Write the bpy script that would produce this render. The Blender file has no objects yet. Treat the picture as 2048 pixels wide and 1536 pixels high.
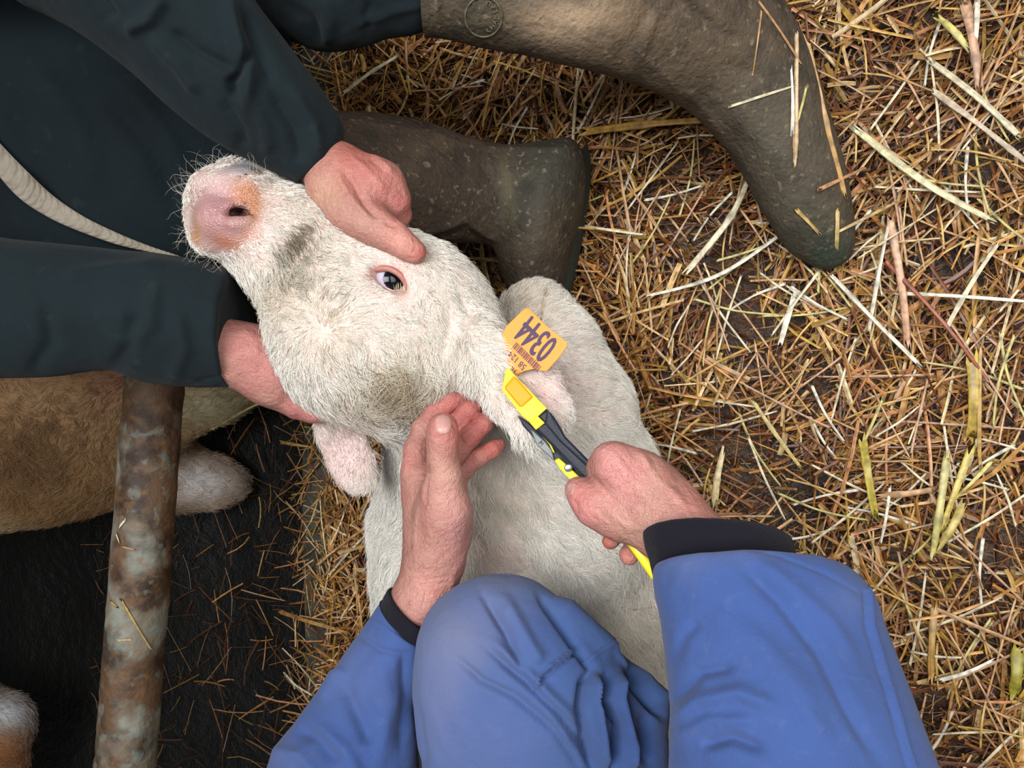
import bpy, math, random
import numpy as np
from mathutils import Vector, Matrix
random.seed(7)
rng = np.random.default_rng(7)
D2 = bpy.data
SC = bpy.context.scene
COL = SC.collection

# ------------------------------------------------------------------ camera
F = 1550.0                      # focal length in pixels of the 2048 px frame
TILT = math.radians(25)
_c, _s = math.cos(TILT), math.sin(TILT)
R = np.array([[_c, 0, _s], [0, 1, 0], [-_s, 0, _c]])
CAM = np.array([0.0, 0.0, 1.0])
cam_d = D2.cameras.new('camera'); cam = D2.objects.new('camera', cam_d); COL.objects.link(cam)
cam_d.sensor_width = 36; cam_d.lens = F / 2048 * 36; cam_d.clip_start = 0.02
cam.matrix_world = Matrix([[R[0, 0], R[0, 1], R[0, 2], CAM[0]], [R[1, 0], R[1, 1], R[1, 2], CAM[1]],
                           [R[2, 0], R[2, 1], R[2, 2], CAM[2]], [0, 0, 0, 1]])
SC.camera = cam
SC.view_settings.view_transform = 'Standard'; SC.view_settings.look = 'None'
SC.view_settings.gamma = 1; SC.view_settings.use_curve_mapping = False
SC.view_settings.exposure = -0.30
SC.cycles.max_bounces = 5; SC.cycles.diffuse_bounces = 3; SC.cycles.glossy_bounces = 2
SC.cycles.transmission_bounces = 2; SC.cycles.transparent_max_bounces = 4
SC.cycles.use_denoising = True; SC.cycles.caustics_reflective = False; SC.cycles.caustics_refractive = False
SC.cycles_curves.shape = 'RIBBONS'

# ------------------------------------------------------------------ world and lights
w = D2.worlds.new('world'); SC.world = w; w.use_nodes = True
w.node_tree.nodes['Background'].inputs[0].default_value = (0.95, 0.97, 1.0, 1)
w.node_tree.nodes['Background'].inputs[1].default_value = 0.23

def area(name, loc, target, size, power, col=(1, 1, 1), spread=180):
    l = D2.lights.new(name, 'AREA'); l.shape = 'RECTANGLE'; l.size, l.size_y = size
    l.energy = power; l.color = col; l.spread = math.radians(spread)
    o = D2.objects.new(name, l); COL.objects.link(o); o.location = loc
    o.rotation_euler = (Vector(target) - Vector(loc)).to_track_quat('-Z', 'Y').to_euler()
    return o
area('barn_opening_light', (1.5, 0.35, 2.1), (0.0, -0.05, 0.2), (1.5, 1.2), 15, (1.0, 0.97, 0.93), 100)
area('roof_light', (-0.05, 0.25, 2.5), (0.0, -0.1, 0.2), (1.3, 1.1), 25, (0.98, 0.99, 1.0), 90)

# ------------------------------------------------------------------ helpers
def cs(px, py, D):
    return np.array([(px - 1024) * D / F, (768 - py) * D / F, -D], float)
def toW(V):
    return np.asarray(V, float) @ R.T + CAM
def proj(V):
    return np.stack([1024 + V[:, 0] * F / -V[:, 2], 768 - V[:, 1] * F / -V[:, 2]], 1)
def PW(px, py, D):
    return toW(cs(px, py, D))
def GP(px, py, z=0.0):          # point of the plane at height z seen at a pixel
    D = (CAM[2] - z) / (_c + (px - 1024) / F * _s)
    return PW(px, py, D)
def GD(px, z=0.0):
    return (CAM[2] - z) / (_c + (px - 1024) / F * _s)

_tab = rng.random((64, 64, 64)).astype(np.float32)
def vnoise(P, scale, seed=0):
    Q = np.asarray(P) * scale + seed * 17.13 + 1000
    i = np.floor(Q).astype(int); f = Q - i; f = f * f * (3 - 2 * f)
    i0 = i & 63; i1 = (i + 1) & 63
    x0, y0, z0 = i0.T; x1, y1, z1 = i1.T; fx, fy, fz = f.T
    a = _tab[x0, y0, z0] * (1 - fx) + _tab[x1, y0, z0] * fx
    b = _tab[x0, y1, z0] * (1 - fx) + _tab[x1, y1, z0] * fx
    c = _tab[x0, y0, z1] * (1 - fx) + _tab[x1, y0, z1] * fx
    d = _tab[x0, y1, z1] * (1 - fx) + _tab[x1, y1, z1] * fx
    return ((a * (1 - fy) + b * fy) * (1 - fz) + (c * (1 - fy) + d * fy) * fz) * 2 - 1
def fbm(P, scale, octv=3, seed=0):
    r = 0; a = 1
    for k in range(octv):
        r = r + a * vnoise(P, scale, seed + k * 3); a *= .5; scale *= 2.03
    return r

def s2l(c):
    c = np.asarray(c, float) / 255
    return np.where(c <= .04045, c / 12.92, ((c + .055) / 1.055) ** 2.4)

def add_mesh(name, V, faces, mat, parent=None, smooth=True, color=None, world=False, mats=None, midx=None):
    """V in camera frame unless world; faces list or (n,3|4) array; color (nv,3) linear"""
    V = np.asarray(V, float)
    if not world: V = toW(V)
    if parent is None: org = np.array([(V[:, 0].min() + V[:, 0].max()) / 2, (V[:, 1].min() + V[:, 1].max()) / 2, V[:, 2].min()])
    else: org = V.mean(0)
    me = D2.meshes.new(name)
    Vl = V - org
    if isinstance(faces, np.ndarray):
        n, k = faces.shape
        me.vertices.add(len(V)); me.vertices.foreach_set('co', Vl.astype(np.float32).ravel())
        me.loops.add(n * k); me.loops.foreach_set('vertex_index', faces.astype(np.int32).ravel())
        me.polygons.add(n); me.polygons.foreach_set('loop_start', np.arange(0, n * k, k, dtype=np.int32))
        me.polygons.foreach_set('loop_total', np.full(n, k, np.int32))
        me.update(calc_edges=True)
    else:
        me.from_pydata([tuple(v) for v in Vl], [], [tuple(int(i) for i in f) for f in faces]); me.update()
    me.validate()
    me.polygons.foreach_set('use_smooth', np.full(len(me.polygons), smooth))
    for m in (mats or [mat]): me.materials.append(m)
    if midx is not None: me.polygons.foreach_set('material_index', np.asarray(midx, np.int32))
    if color is not None:
        ca = me.color_attributes.new('Col', 'FLOAT_COLOR', 'POINT')
        cc = np.ones((len(V), 4), np.float32); cc[:, :3] = color
        ca.data.foreach_set('color', cc.ravel())
    o = D2.objects.new(name, me); COL.objects.link(o)
    if parent is not None:
        o.parent = parent
        pl = np.zeros(3); q = parent
        while q is not None: pl = pl + np.array(q.location); q = q.parent
        o.location = org - pl
    else: o.location = org
    return o

def thing(name, loc, label, cat, group=None):
    o = D2.objects.new(name, None); COL.objects.link(o); o.location = loc; o.empty_display_size = .05
    o['label'] = label; o['category'] = cat
    if group: o['group'] = group
    return o
def tag(o, label=None, cat=None, group=None, kind=None):
    if label: o['label'] = label
    if cat: o['category'] = cat
    if group: o['group'] = group
    if kind: o['kind'] = kind
    return o

from mathutils.bvhtree import BVHTree
class Surf:
    'finds the point of an object a photo pixel looks at, so that things can be laid ON it'
    def __init__(s, *objs):
        s.t = []
        for o in objs:
            loc = np.zeros(3); q = o
            while q is not None: loc = loc + np.array(q.location); q = q.parent
            me = o.data; v = np.empty(len(me.vertices) * 3, np.float32); me.vertices.foreach_get('co', v); v = v.reshape(-1, 3) + loc
            s.t.append(BVHTree.FromPolygons([tuple(x) for x in v], [tuple(p.vertices) for p in me.polygons]))
    def hit(s, px, py, lift=.0, default=None):
        d = PW(px, py, 1.0) - CAM; L = np.linalg.norm(d); best = None
        for t in s.t:
            h = t.ray_cast(Vector(CAM), Vector(d))
            if h[0] is not None and (best is None or h[3] < best): best = h[3]
        if best is None: return default
        return CAM + d / L * (best - lift)
    def depth(s, px, py, default=1.0):
        h = s.hit(px, py)
        return default if h is None else float((CAM - h) @ R[:, 2])
# ---- implicit surfaces ---------------------------------------------------
def smin(a, b, k):
    h = np.maximum(k - np.abs(a - b), 0) / k
    return np.minimum(a, b) - h * h * k * .25
class Blob:
    def __init__(s): s.g = []          # [k, prims]
    def group(s, k=.006, kin=.006, sub=False):
        s.g.append([k, kin, sub, []]); return s
    def chain(s, *pts, flat=None):
        """pts (px,py,D,rpx)"""
        q = [(cs(p[0], p[1], p[2]), p[3] * p[2] / F) for p in pts]
        if len(q) == 1: q = q * 2
        for (a, ra), (b, rb) in zip(q[:-1], q[1:]): s.g[-1][3].append(('c', a, b, ra, rb, flat))
        return s
    def ell(s, px, py, D, rx, ry, rz, ang=0, tiltx=0):
        """rx, ry in px, rz in m; ang rotates in the image plane, degrees counter-clockwise"""
        C = cs(px, py, D); a = math.radians(ang); t = math.radians(tiltx)
        A = np.array([[math.cos(a), math.sin(a), 0], [-math.sin(a), math.cos(a), 0], [0, 0, 1]])
        if tiltx: A = np.array([[math.cos(t), 0, math.sin(t)], [0, 1, 0], [-math.sin(t), 0, math.cos(t)]]) @ A
        s.g[-1][3].append(('e', C, np.array([rx * D / F, ry * D / F, rz]), A)); return s
    def bounds(s):
        lo = np.full(3, 9.); hi = -lo
        for k, kin, sub, pr in s.g:
            if sub: continue
            for p in pr:
                if p[0] == 'c':
                    lo = np.minimum(lo, np.minimum(p[1] - p[3], p[2] - p[4])); hi = np.maximum(hi, np.maximum(p[1] + p[3], p[2] + p[4]))
                else:
                    m = p[2].max(); lo = np.minimum(lo, p[1] - m); hi = np.maximum(hi, p[1] + m)
        return lo, hi
    def mesh(s, h, clip=None):
        lo, hi = s.bounds(); lo -= 3 * h; hi += 3 * h
        if clip is not None:
            lo = np.maximum(lo, clip[0]); hi = np.minimum(hi, clip[1])
        n = np.ceil((hi - lo) / h).astype(int) + 1
        ax = [lo[i] + np.arange(n[i]) * h for i in range(3)]
        tot = np.full(n, 1., np.float32)
        for k, kin, sub, pr in s.g:
            gr = np.full(n, 1., np.float32)
            for p in pr:
                if p[0] == 'c': a = np.minimum(p[1] - p[3], p[2] - p[4]); b = np.maximum(p[1] + p[3], p[2] + p[4])
                else: m = p[2].max(); a = p[1] - m; b = p[1] + m
                mg = max(k, kin) + 4 * h + .01
                i0 = np.clip(((a - mg - lo) / h).astype(int), 0, n - 1); i1 = np.clip(((b + mg - lo) / h).astype(int) + 2, 1, n)
                if (i1 <= i0).any(): continue
                sl = tuple(slice(i0[j], i1[j]) for j in range(3))
                X = ax[0][sl[0]][:, None, None]; Y = ax[1][sl[1]][None, :, None]; Z = ax[2][sl[2]][None, None, :]
                if p[0] == 'c':
                    A, B, ra, rb = p[1:5]; AB = B - A; L2 = max(AB @ AB, 1e-12)
                    t = np.clip(((X - A[0]) * AB[0] + (Y - A[1]) * AB[1] + (Z - A[2]) * AB[2]) / L2, 0, 1)
                    d = np.sqrt((X - A[0] - t * AB[0]) ** 2 + (Y - A[1] - t * AB[1]) ** 2 + (Z - A[2] - t * AB[2]) ** 2) - (ra + t * (rb - ra))
                else:
                    C, r, M = p[1:4]; x, y, z = X - C[0], Y - C[1], Z - C[2]
                    u = M[0, 0] * x + M[0, 1] * y + M[0, 2] * z; v = M[1, 0] * x + M[1, 1] * y + M[1, 2] * z; ww = M[2, 0] * x + M[2, 1] * y + M[2, 2] * z
                    k0 = np.sqrt((u / r[0]) ** 2 + (v / r[1]) ** 2 + (ww / r[2]) ** 2) + 1e-9
                    k1 = np.sqrt((u / r[0] ** 2) ** 2 + (v / r[1] ** 2) ** 2 + (ww / r[2] ** 2) ** 2) + 1e-9
                    d = k0 * (k0 - 1) / k1
                gr[sl] = smin(gr[sl], d.astype(np.float32), kin)
            if sub: tot = -smin(-tot, gr, k)
            else: tot = smin(tot, gr, k)
        for i in range(3):      # close at the clip box
            sl = [slice(None)] * 3
            for e in (0, -1): sl[i] = e; tot[tuple(sl)] = np.maximum(tot[tuple(sl)], h * .3)
        return nets(tot, lo, h)

def nets(val, lo, h):
    ins = val < 0
    nx, ny, nz = val.shape
    cc = np.zeros((nx - 1, ny - 1, nz - 1), np.int8)
    for i in (0, 1):
        for j in (0, 1):
            for k in (0, 1): cc += ins[i:nx - 1 + i, j:ny - 1 + j, k:nz - 1 + k]
    act = (cc > 0) & (cc < 8)
    I = np.argwhere(act)
    idx = np.full(act.shape, -1, np.int64); idx[act] = np.arange(len(I))
    acc = np.zeros((len(I), 3)); cnt = np.zeros(len(I))
    corners = [(i, j, k) for i in (0, 1) for j in (0, 1) for k in (0, 1)]
    for a in corners:
        for ax_ in range(3):
            if a[ax_]: continue
            b = list(a); b[ax_] = 1
            va = val[I[:, 0] + a[0], I[:, 1] + a[1], I[:, 2] + a[2]]; vb = val[I[:, 0] + b[0], I[:, 1] + b[1], I[:, 2] + b[2]]
            m = (va < 0) != (vb < 0)
            t = np.where(m, va / np.where(va == vb, 1, va - vb), 0)
            p = np.array(a, float)[None] + 0 * acc; p[:, ax_] += t
            acc[m] += p[m]; cnt[m] += 1
    V = lo + (I + acc / cnt[:, None]) * h
    faces = []
    for ax_ in range(3):
        u, v = [(1, 2), (2, 0), (0, 1)][ax_]
        sl0 = [slice(None)] * 3; sl1 = [slice(None)] * 3
        sl0[ax_] = slice(0, -1); sl1[ax_] = slice(1, None)
        a = ins[tuple(sl0)]; b = ins[tuple(sl1)]
        E = np.argwhere(a != b)
        E = E[(E[:, u] > 0) & (E[:, v] > 0) & (E[:, u] < val.shape[u] - 1) & (E[:, v] < val.shape[v] - 1)]
        fl = a[E[:, 0], E[:, 1], E[:, 2]]
        def at(du, dv):
            q = E.copy(); q[:, u] += du; q[:, v] += dv
            return idx[q[:, 0], q[:, 1], q[:, 2]]
        Q = np.stack([at(-1, -1), at(0, -1), at(0, 0), at(-1, 0)], 1)
        Q[~fl] = Q[~fl][:, ::-1]
        faces.append(Q)
    Fq = np.concatenate(faces)
    return V, Fq[(Fq >= 0).all(1)]

def vnormals(V, Fq):
    n = np.zeros_like(V)
    a = np.cross(V[Fq[:, 2]] - V[Fq[:, 0]], V[Fq[:, -1]] - V[Fq[:, 1]])
    for k in range(Fq.shape[1]): np.add.at(n, Fq[:, k], a)
    return n / (np.linalg.norm(n, axis=1, keepdims=True) + 1e-12)
def smooth(V, Fq, it=2, lam=.5):
    V = V.copy()
    e = np.concatenate([Fq[:, [0, 1]], Fq[:, [1, 2]], Fq[:, [2, 3]], Fq[:, [3, 0]]])
    for _ in range(it):
        s = np.zeros_like(V); c = np.zeros(len(V))
        np.add.at(s, e[:, 0], V[e[:, 1]]); np.add.at(c, e[:, 0], 1)
        np.add.at(s, e[:, 1], V[e[:, 0]]); np.add.at(c, e[:, 1], 1)
        V += lam * (s / np.maximum(c, 1)[:, None] - V)
    return V
def segdist(p, a, b):
    ab = b - a; t = np.clip(((p - a) @ ab) / max(ab @ ab, 1e-9), 0, 1)
    return np.linalg.norm(p - a - t[:, None] * ab, axis=1), t
def ridges(V, N, lines):
    """lines: (points, width px, height m[, 'v']) on the camera-side surface; returns the displacement"""
    p = proj(V); view = -V / np.linalg.norm(V, axis=1, keepdims=True)
    face = np.clip((N * view).sum(1) * 3 + .2, 0, 1)
    d = np.zeros(len(V))
    for L in lines:
        pts = np.array(L[0], float); best = np.full(len(V), 1e9); tt = np.zeros(len(V)); nseg = len(pts) - 1
        for i in range(nseg):
            q, t = segdist(p, pts[i], pts[i + 1]); m = q < best; best[m] = q[m]; tt[m] = (i + t[m]) / nseg
        fade = np.clip(np.minimum(tt, 1 - tt) * 5 + .15, 0, 1) if len(L) < 4 or L[3] != 'full' else 1
        d += L[2] * np.exp(-(best / L[1]) ** 2) * fade * face
    return d
def blobs(V, lst, base):
    """paint soft colour spots, own colour and some painted shade: lst of (px,py,sigma,(r,g,b) sRGB,strength[,sy,ang])"""
    p = proj(V); c = np.tile(s2l(base), (len(V), 1))
    for b in lst:
        dx = p[:, 0] - b[0]; dy = p[:, 1] - b[1]; sy = b[5] if len(b) > 5 else b[2]
        if len(b) > 6:
            a = math.radians(b[6]); dx, dy = dx * math.cos(a) + dy * math.sin(a), -dx * math.sin(a) + dy * math.cos(a)
        wt = (np.exp(-(dx / b[2]) ** 2 - (dy / sy) ** 2) * b[4])[:, None]
        c = c * (1 - wt) + s2l(b[3]) * wt
    return c

def catmull(S, n):
    S = np.array(S, float); m = len(S); t = np.linspace(0, m - 1, n); i = np.minimum(t.astype(int), m - 2); f = (t - i)[:, None]
    g = lambda k: S[np.clip(k, 0, m - 1)]
    p0, p1, p2, p3 = g(i - 1), g(i), g(i + 1), g(i + 2)
    return .5 * (2 * p1 + (p2 - p0) * f + (2 * p0 - 5 * p1 + 4 * p2 - p3) * f ** 2 + (3 * p1 - p0 - 3 * p2 + p3) * f ** 3)
def loft(S, n=140, m=120, thick=.85, cap0=True, cap1=True, sq=1.0):
    """S rows: Lx,Ly,Rx,Ry,D[,thick[,tx,ty]] outline points of a round cloth tube, its depth and its fore-and-aft radius"""
    S = [list(r) + [thick, 0, 0][len(r) - 5:] for r in S]
    T = catmull(S, n); th = np.linspace(0, 2 * np.pi, m, endpoint=False)
    V = np.zeros((n, m, 3))
    for i, r in enumerate(T):
        L = cs(r[0], r[1], r[4]); Q = cs(r[2], r[3], r[4]); C = (L + Q) / 2; hv = (L - Q) / 2; k = r[4] / F
        depth = np.array([r[6] * k, -r[7] * k, r[5] * np.linalg.norm(hv)])
        cx = np.sign(np.cos(th)) * np.abs(np.cos(th)) ** sq; sx = np.sign(np.sin(th)) * np.abs(np.sin(th)) ** sq
        V[i] = C + cx[:, None] * hv + sx[:, None] * depth
    I = np.arange(n * m).reshape(n, m)
    a = I[:-1]; b = I[1:]
    Fq = np.stack([a, np.roll(a, -1, 1), np.roll(b, -1, 1), b], -1).reshape(-1, 4)
    Vf = V.reshape(-1, 3)
    caps = []
    for e, on in ((0, cap0), (n - 1, cap1)):      # close with a shrunken ring fan of quads
        if not on: continue
        cpt = V[e].mean(0); prev = I[e]
        for sc_ in (.6, .25, .02):
            ring = cpt + (V[e] - cpt) * sc_; k0 = len(Vf); Vf = np.concatenate([Vf, ring]); cur = np.arange(k0, k0 + m)
            q = np.stack([prev, cur, np.roll(cur, -1), np.roll(prev, -1)], 1) if e == 0 else np.stack([prev, np.roll(prev, -1), np.roll(cur, -1), cur], 1)
            caps.append(q[:, ::-1] if e == 0 else q); prev = cur
    if caps: Fq = np.concatenate([Fq] + caps)
    # orientation: make outward
    nrm = vnormals(Vf, Fq); c0 = V.mean((0, 1))
    mid = V[n // 2]; s_ = ((mid - mid.mean(0)) * nrm[I[n // 2]]).sum()
    if s_ < 0: Fq = Fq[:, ::-1]
    return Vf, Fq
def cloth(name, S, mat, parent, folds=(), amp=.0015, nscale=25, stretch=None, color=None, seed=0, h2=.0006, **kw):
    V, Fq = loft(S, **kw); N = vnormals(V, Fq)
    P = V.copy()
    if stretch is not None:      # folds run along this image direction
        a = math.atan2(-stretch[1], stretch[0]); x = P[:, 0] * math.cos(a) + P[:, 1] * math.sin(a); y = -P[:, 0] * math.sin(a) + P[:, 1] * math.cos(a)
        P = np.stack([x * .3, y, P[:, 2]], 1)
    d = amp * fbm(P, nscale, 3, seed) + h2 * fbm(P, nscale * 4, 2, seed + 9)
    d = d + ridges(V, N, folds)
    V = V + N * d[:, None]
    return add_mesh(name, V, Fq, mat, parent, color=blobs(V, *color) if color else None)
def prism(poly, th, bev=.0006, crown=0):
    """poly (px,py,D) outline, th thickness in m away from the camera; bevelled edge"""
    P = np.array([cs(*p) for p in poly]); c = P.mean(0); n = len(P)
    a = sum(P[i][0] * P[(i + 1) % n][1] - P[(i + 1) % n][0] * P[i][1] for i in range(n))
    if a < 0: P = P[::-1]
    prv = np.roll(P, 1, 0); nxt = np.roll(P, -1, 0)
    t = (nxt - prv)[:, :2]; t /= np.linalg.norm(t, axis=1, keepdims=True) + 1e-9
    inn = np.concatenate([np.stack([-t[:, 1], t[:, 0]], 1), np.zeros((n, 1))], 1)
    z = np.array([0, 0, 1.])
    rings = [P + inn * bev + z * 0, P - z * bev, P - z * (th - bev), P + inn * bev - z * th]
    V = np.concatenate(rings); f = [list(range(n)), list(range(4 * n - 1, 3 * n - 1, -1))]
    for r in range(3):
        for i in range(n): j = (i + 1) % n; f.append([r * n + i, (r + 1) * n + i, (r + 1) * n + j, r * n + j])
    return V, f
def tube(pts, rad, m=16, caps=True):
    """pts cam frame (n,3); rad scalar or (n,)"""
    P = np.asarray(pts, float); n = len(P); rad = np.broadcast_to(rad, n)
    T = np.gradient(P, axis=0); T /= np.linalg.norm(T, axis=1, keepdims=True)
    up = np.array([.13, .2, 1.]); V = []
    for i in range(n):
        a = np.cross(T[i], up); a /= np.linalg.norm(a); b = np.cross(T[i], a)
        th = np.linspace(0, 2 * np.pi, m, endpoint=False)
        V.append(P[i] + rad[i] * (np.cos(th)[:, None] * a + np.sin(th)[:, None] * b))
    V = np.concatenate(V); I = np.arange(n * m).reshape(n, m); a = I[:-1]; b = I[1:]
    f = np.stack([a, np.roll(a, -1, 1), np.roll(b, -1, 1), b], -1).reshape(-1, 4).tolist()
    if caps: f += [list(range(m))[::-1], list(range((n - 1) * m, n * m))]
    return V, f

# ---- materials -------------------------------------------------------------
def mat(name, base=(128, 128, 128), rough=.6, spec=.5, attr=None, mottle=None, bumps=(), sss=0, sheen=0, metal=0, coat=0, extra=None):
    """mottle: list of (sRGB colour, noise scale, low, high, amount); bumps: (kind, scale, distance)"""
    m = D2.materials.new(name); m.use_nodes = True; nt = m.node_tree; N = nt.nodes; L = nt.links; b = N['Principled BSDF']
    b.inputs['Roughness'].default_value = rough; b.inputs['Specular IOR Level'].default_value = spec; b.inputs['Metallic'].default_value = metal
    tc = N.new('ShaderNodeTexCoord')
    if attr:
        a = N.new('ShaderNodeAttribute'); a.attribute_name = attr; col = a.outputs['Color']
    else:
        a = N.new('ShaderNodeRGB'); a.outputs[0].default_value = (*s2l(base), 1); col = a.outputs[0]
    for k, (c2, scl, lo, hi, amt) in enumerate(mottle or ()):
        nz = N.new('ShaderNodeTexNoise'); nz.inputs['Scale'].default_value = scl; nz.inputs['Detail'].default_value = 5; nz.inputs['Distortion'].default_value = .3
        ofs = N.new('ShaderNodeMapping'); ofs.inputs['Location'].default_value = (k * 3.1, k * 1.7, k * .9)
        L.new(tc.outputs['Object'], ofs.inputs[0]); L.new(ofs.outputs[0], nz.inputs['Vector'])
        mr = N.new('ShaderNodeMapRange'); mr.inputs['From Min'].default_value = lo; mr.inputs['From Max'].default_value = hi; mr.inputs['To Max'].default_value = amt
        L.new(nz.outputs['Fac'], mr.inputs['Value'])
        mx = N.new('ShaderNodeMix'); mx.data_type = 'RGBA'; mx.inputs['B'].default_value = (*s2l(c2), 1)
        L.new(mr.outputs[0], mx.inputs['Factor']); L.new(col, mx.inputs['A']); col = mx.outputs['Result']
    L.new(col, b.inputs['Base Color'])
    h = None
    for kind, scl, dist in bumps:
        if kind == 'noise':
            t = N.new('ShaderNodeTexNoise'); t.inputs['Scale'].default_value = scl; t.inputs['Detail'].default_value = 4; out = t.outputs['Fac']
        elif kind == 'voronoi':
            t = N.new('ShaderNodeTexVoronoi'); t.inputs['Scale'].default_value = scl; t.feature = 'DISTANCE_TO_EDGE'; out = t.outputs['Distance']
        else:
            t = N.new('ShaderNodeTexWave'); t.inputs['Scale'].default_value = scl; t.inputs['Distortion'].default_value = .5; out = t.outputs['Fac']
        L.new(tc.outputs['Object'], t.inputs['Vector'])
        bp = N.new('ShaderNodeBump'); bp.inputs['Distance'].default_value = dist; bp.inputs['Strength'].default_value = 1
        L.new(out, bp.inputs['Height'])
        if h is not None: L.new(h, bp.inputs['Normal'])
        h = bp.outputs[0]
    if h is not None: L.new(h, b.inputs['Normal'])
    if sss:
        b.inputs['Subsurface Weight'].default_value = sss; b.inputs['Subsurface Radius'].default_value = (1, .35, .2); b.inputs['Subsurface Scale'].default_value = .006
    if sheen: b.inputs['Sheen Weight'].default_value = sheen; b.inputs['Sheen Roughness'].default_value = .5
    if coat: b.inputs['Coat Weight'].default_value = coat; b.inputs['Coat Roughness'].default_value = .15
    if extra: extra(nt, b)
    return m

M_FUR = mat('calf_fur', rough=.65, spec=.25, attr='Col')
M_HIDE = mat('calf_skin', rough=.7, spec=.25, attr='Col', bumps=[('noise', 900, .0004)])
M_SKIN = mat('human_skin', rough=.46, spec=.42, attr='Col', sss=.08, mottle=[((158, 88, 84), 55, .48, .72, .4), ((206, 160, 140), 30, .52, .75, .4), ((150, 96, 96), 300, .6, .75, .3)],
             bumps=[('voronoi', 700, .0007), ('noise', 240, .0012), ('noise', 60, .0010)])
M_NAIL = mat('fingernail', (178, 132, 124), rough=.38, spec=.45, mottle=[((206, 166, 156), 200, .45, .7, .5)])
M_BLUE = mat('blue_cotton_drill', rough=.92, spec=.15, attr='Col', sheen=.1, mottle=[((56, 80, 138), 14, .45, .7, .35), ((104, 112, 140), 140, .58, .8, .14)],
             bumps=[('noise', 1500, .0004), ('noise', 90, .0012)])
M_GREEN = mat('dark_green_cotton', (19, 30, 34), rough=.85, spec=.18, sheen=.04, mottle=[((13, 20, 24), 9, .4, .7, .6), ((48, 56, 52), 60, .62, .8, .3)],
              bumps=[('noise', 1500, .0004), ('noise', 60, .0012)])
M_KNIT = mat('black_knit_cuff', (24, 22, 30), rough=.95, spec=.1, sheen=.05, bumps=[('noise', 900, .0012)])
M_BOOT = mat('muddy_rubber', rough=.72, spec=.3, attr='Col', mottle=[((98, 82, 64), 16, .5, .66, .3), ((34, 32, 27), 34, .48, .66, .5), ((128, 112, 90), 130, .6, .7, .6), ((26, 24, 20), 260, .6, .72, .5)],
             bumps=[('noise', 180, .0022), ('noise', 30, .003)])
M_RUBBER = mat('dark_boot_rubber', (38, 40, 34), rough=.6, spec=.35, bumps=[('noise', 200, .0008)])
# ------------------------------------------------------------------ the setting
CURB_X = -0.80
def gh(x, y):
    P = np.stack([x, y, 0 * x], -1).reshape(-1, 3)
    h = .022 * vnoise(P, 5, 3) + .014 * vnoise(P, 13, 4) + .005 * vnoise(P, 34, 5)
    h = h.reshape(np.shape(x))
    h = h + .03 * np.exp(-((x + .62) / .12) ** 2 - ((y + .22) / .2) ** 2)
    return h
gx, gy = np.meshgrid(np.arange(CURB_X, 1.7, .012), np.arange(-1.5, 1.5, .012), indexing='ij')
V = np.stack([gx, gy, gh(gx, gy) - .022 + .005 * vnoise(np.stack([gx, gy, 0 * gx], -1).reshape(-1, 3), 90, 8).reshape(gx.shape)], -1)
I = np.arange(gx.size).reshape(gx.shape)
Fq = np.stack([I[:-1, :-1], I[1:, :-1], I[1:, 1:], I[:-1, 1:]], -1).reshape(-1, 4)
M_MUCK = mat('trodden_muck', (58, 38, 22), rough=.5, spec=.5, mottle=[((26, 18, 12), 9, .4, .62, .85), ((120, 84, 44), 70, .52, .7, .6)],
             bumps=[('noise', 60, .006), ('noise', 260, .003)])
o = add_mesh('floor', V.reshape(-1, 3), Fq, M_MUCK, world=True); tag(o, kind='structure')
M_DARK = mat('wet_slurry', (15, 13, 10), rough=.62, spec=.35, mottle=[((6, 5, 5), 4, .4, .65, .8), ((36, 28, 18), 45, .56, .75, .5)],
             bumps=[('noise', 35, .012), ('noise', 160, .005)])
gx, gy = np.meshgrid(np.arange(-4.2, CURB_X + .02, .03), np.arange(-2.4, 2.4, .03), indexing='ij')
P3 = np.stack([gx, gy, 0 * gx], -1).reshape(-1, 3)
V = np.stack([gx, gy, -.13 + (.012 * fbm(P3, 6, 3, 6)).reshape(gx.shape)], -1)
I = np.arange(gx.size).reshape(gx.shape)
Fq = np.stack([I[:-1, :-1], I[1:, :-1], I[1:, 1:], I[:-1, 1:]], -1).reshape(-1, 4)
o = add_mesh('floor', V.reshape(-1, 3), Fq, M_DARK, world=True); tag(o, kind='structure')
M_CONC = mat('dirty_concrete', (74, 76, 68), rough=.85, spec=.3, mottle=[((40, 36, 28), 12, .4, .65, .8), ((118, 112, 96), 90, .6, .75, .4)], bumps=[('noise', 120, .002)])
n = 60; ys = np.linspace(-1.5, 1.5, n)
prof = [(-.055, -.2), (-.05, -.012), (-.043, -.004), (.03, -.004), (.045, -.02), (.045, -.2)]
V = [[CURB_X + px_ + .004 * math.sin(yy * 9) + .003 * random.random() + .06 * (yy + .3) * 0, yy, pz] for yy in ys for px_, pz in prof]
f = [[i * 6 + k, i * 6 + k + 1, i * 6 + k + 7, i * 6 + k + 6] for i in range(n - 1) for k in range(5)] + [[5, 4, 3, 2, 1, 0], [(n - 1) * 6 + k for k in range(6)]]
o = add_mesh('trim_1', np.array(V), f, M_CONC, world=True, smooth=False); tag(o, kind='structure')

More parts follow.
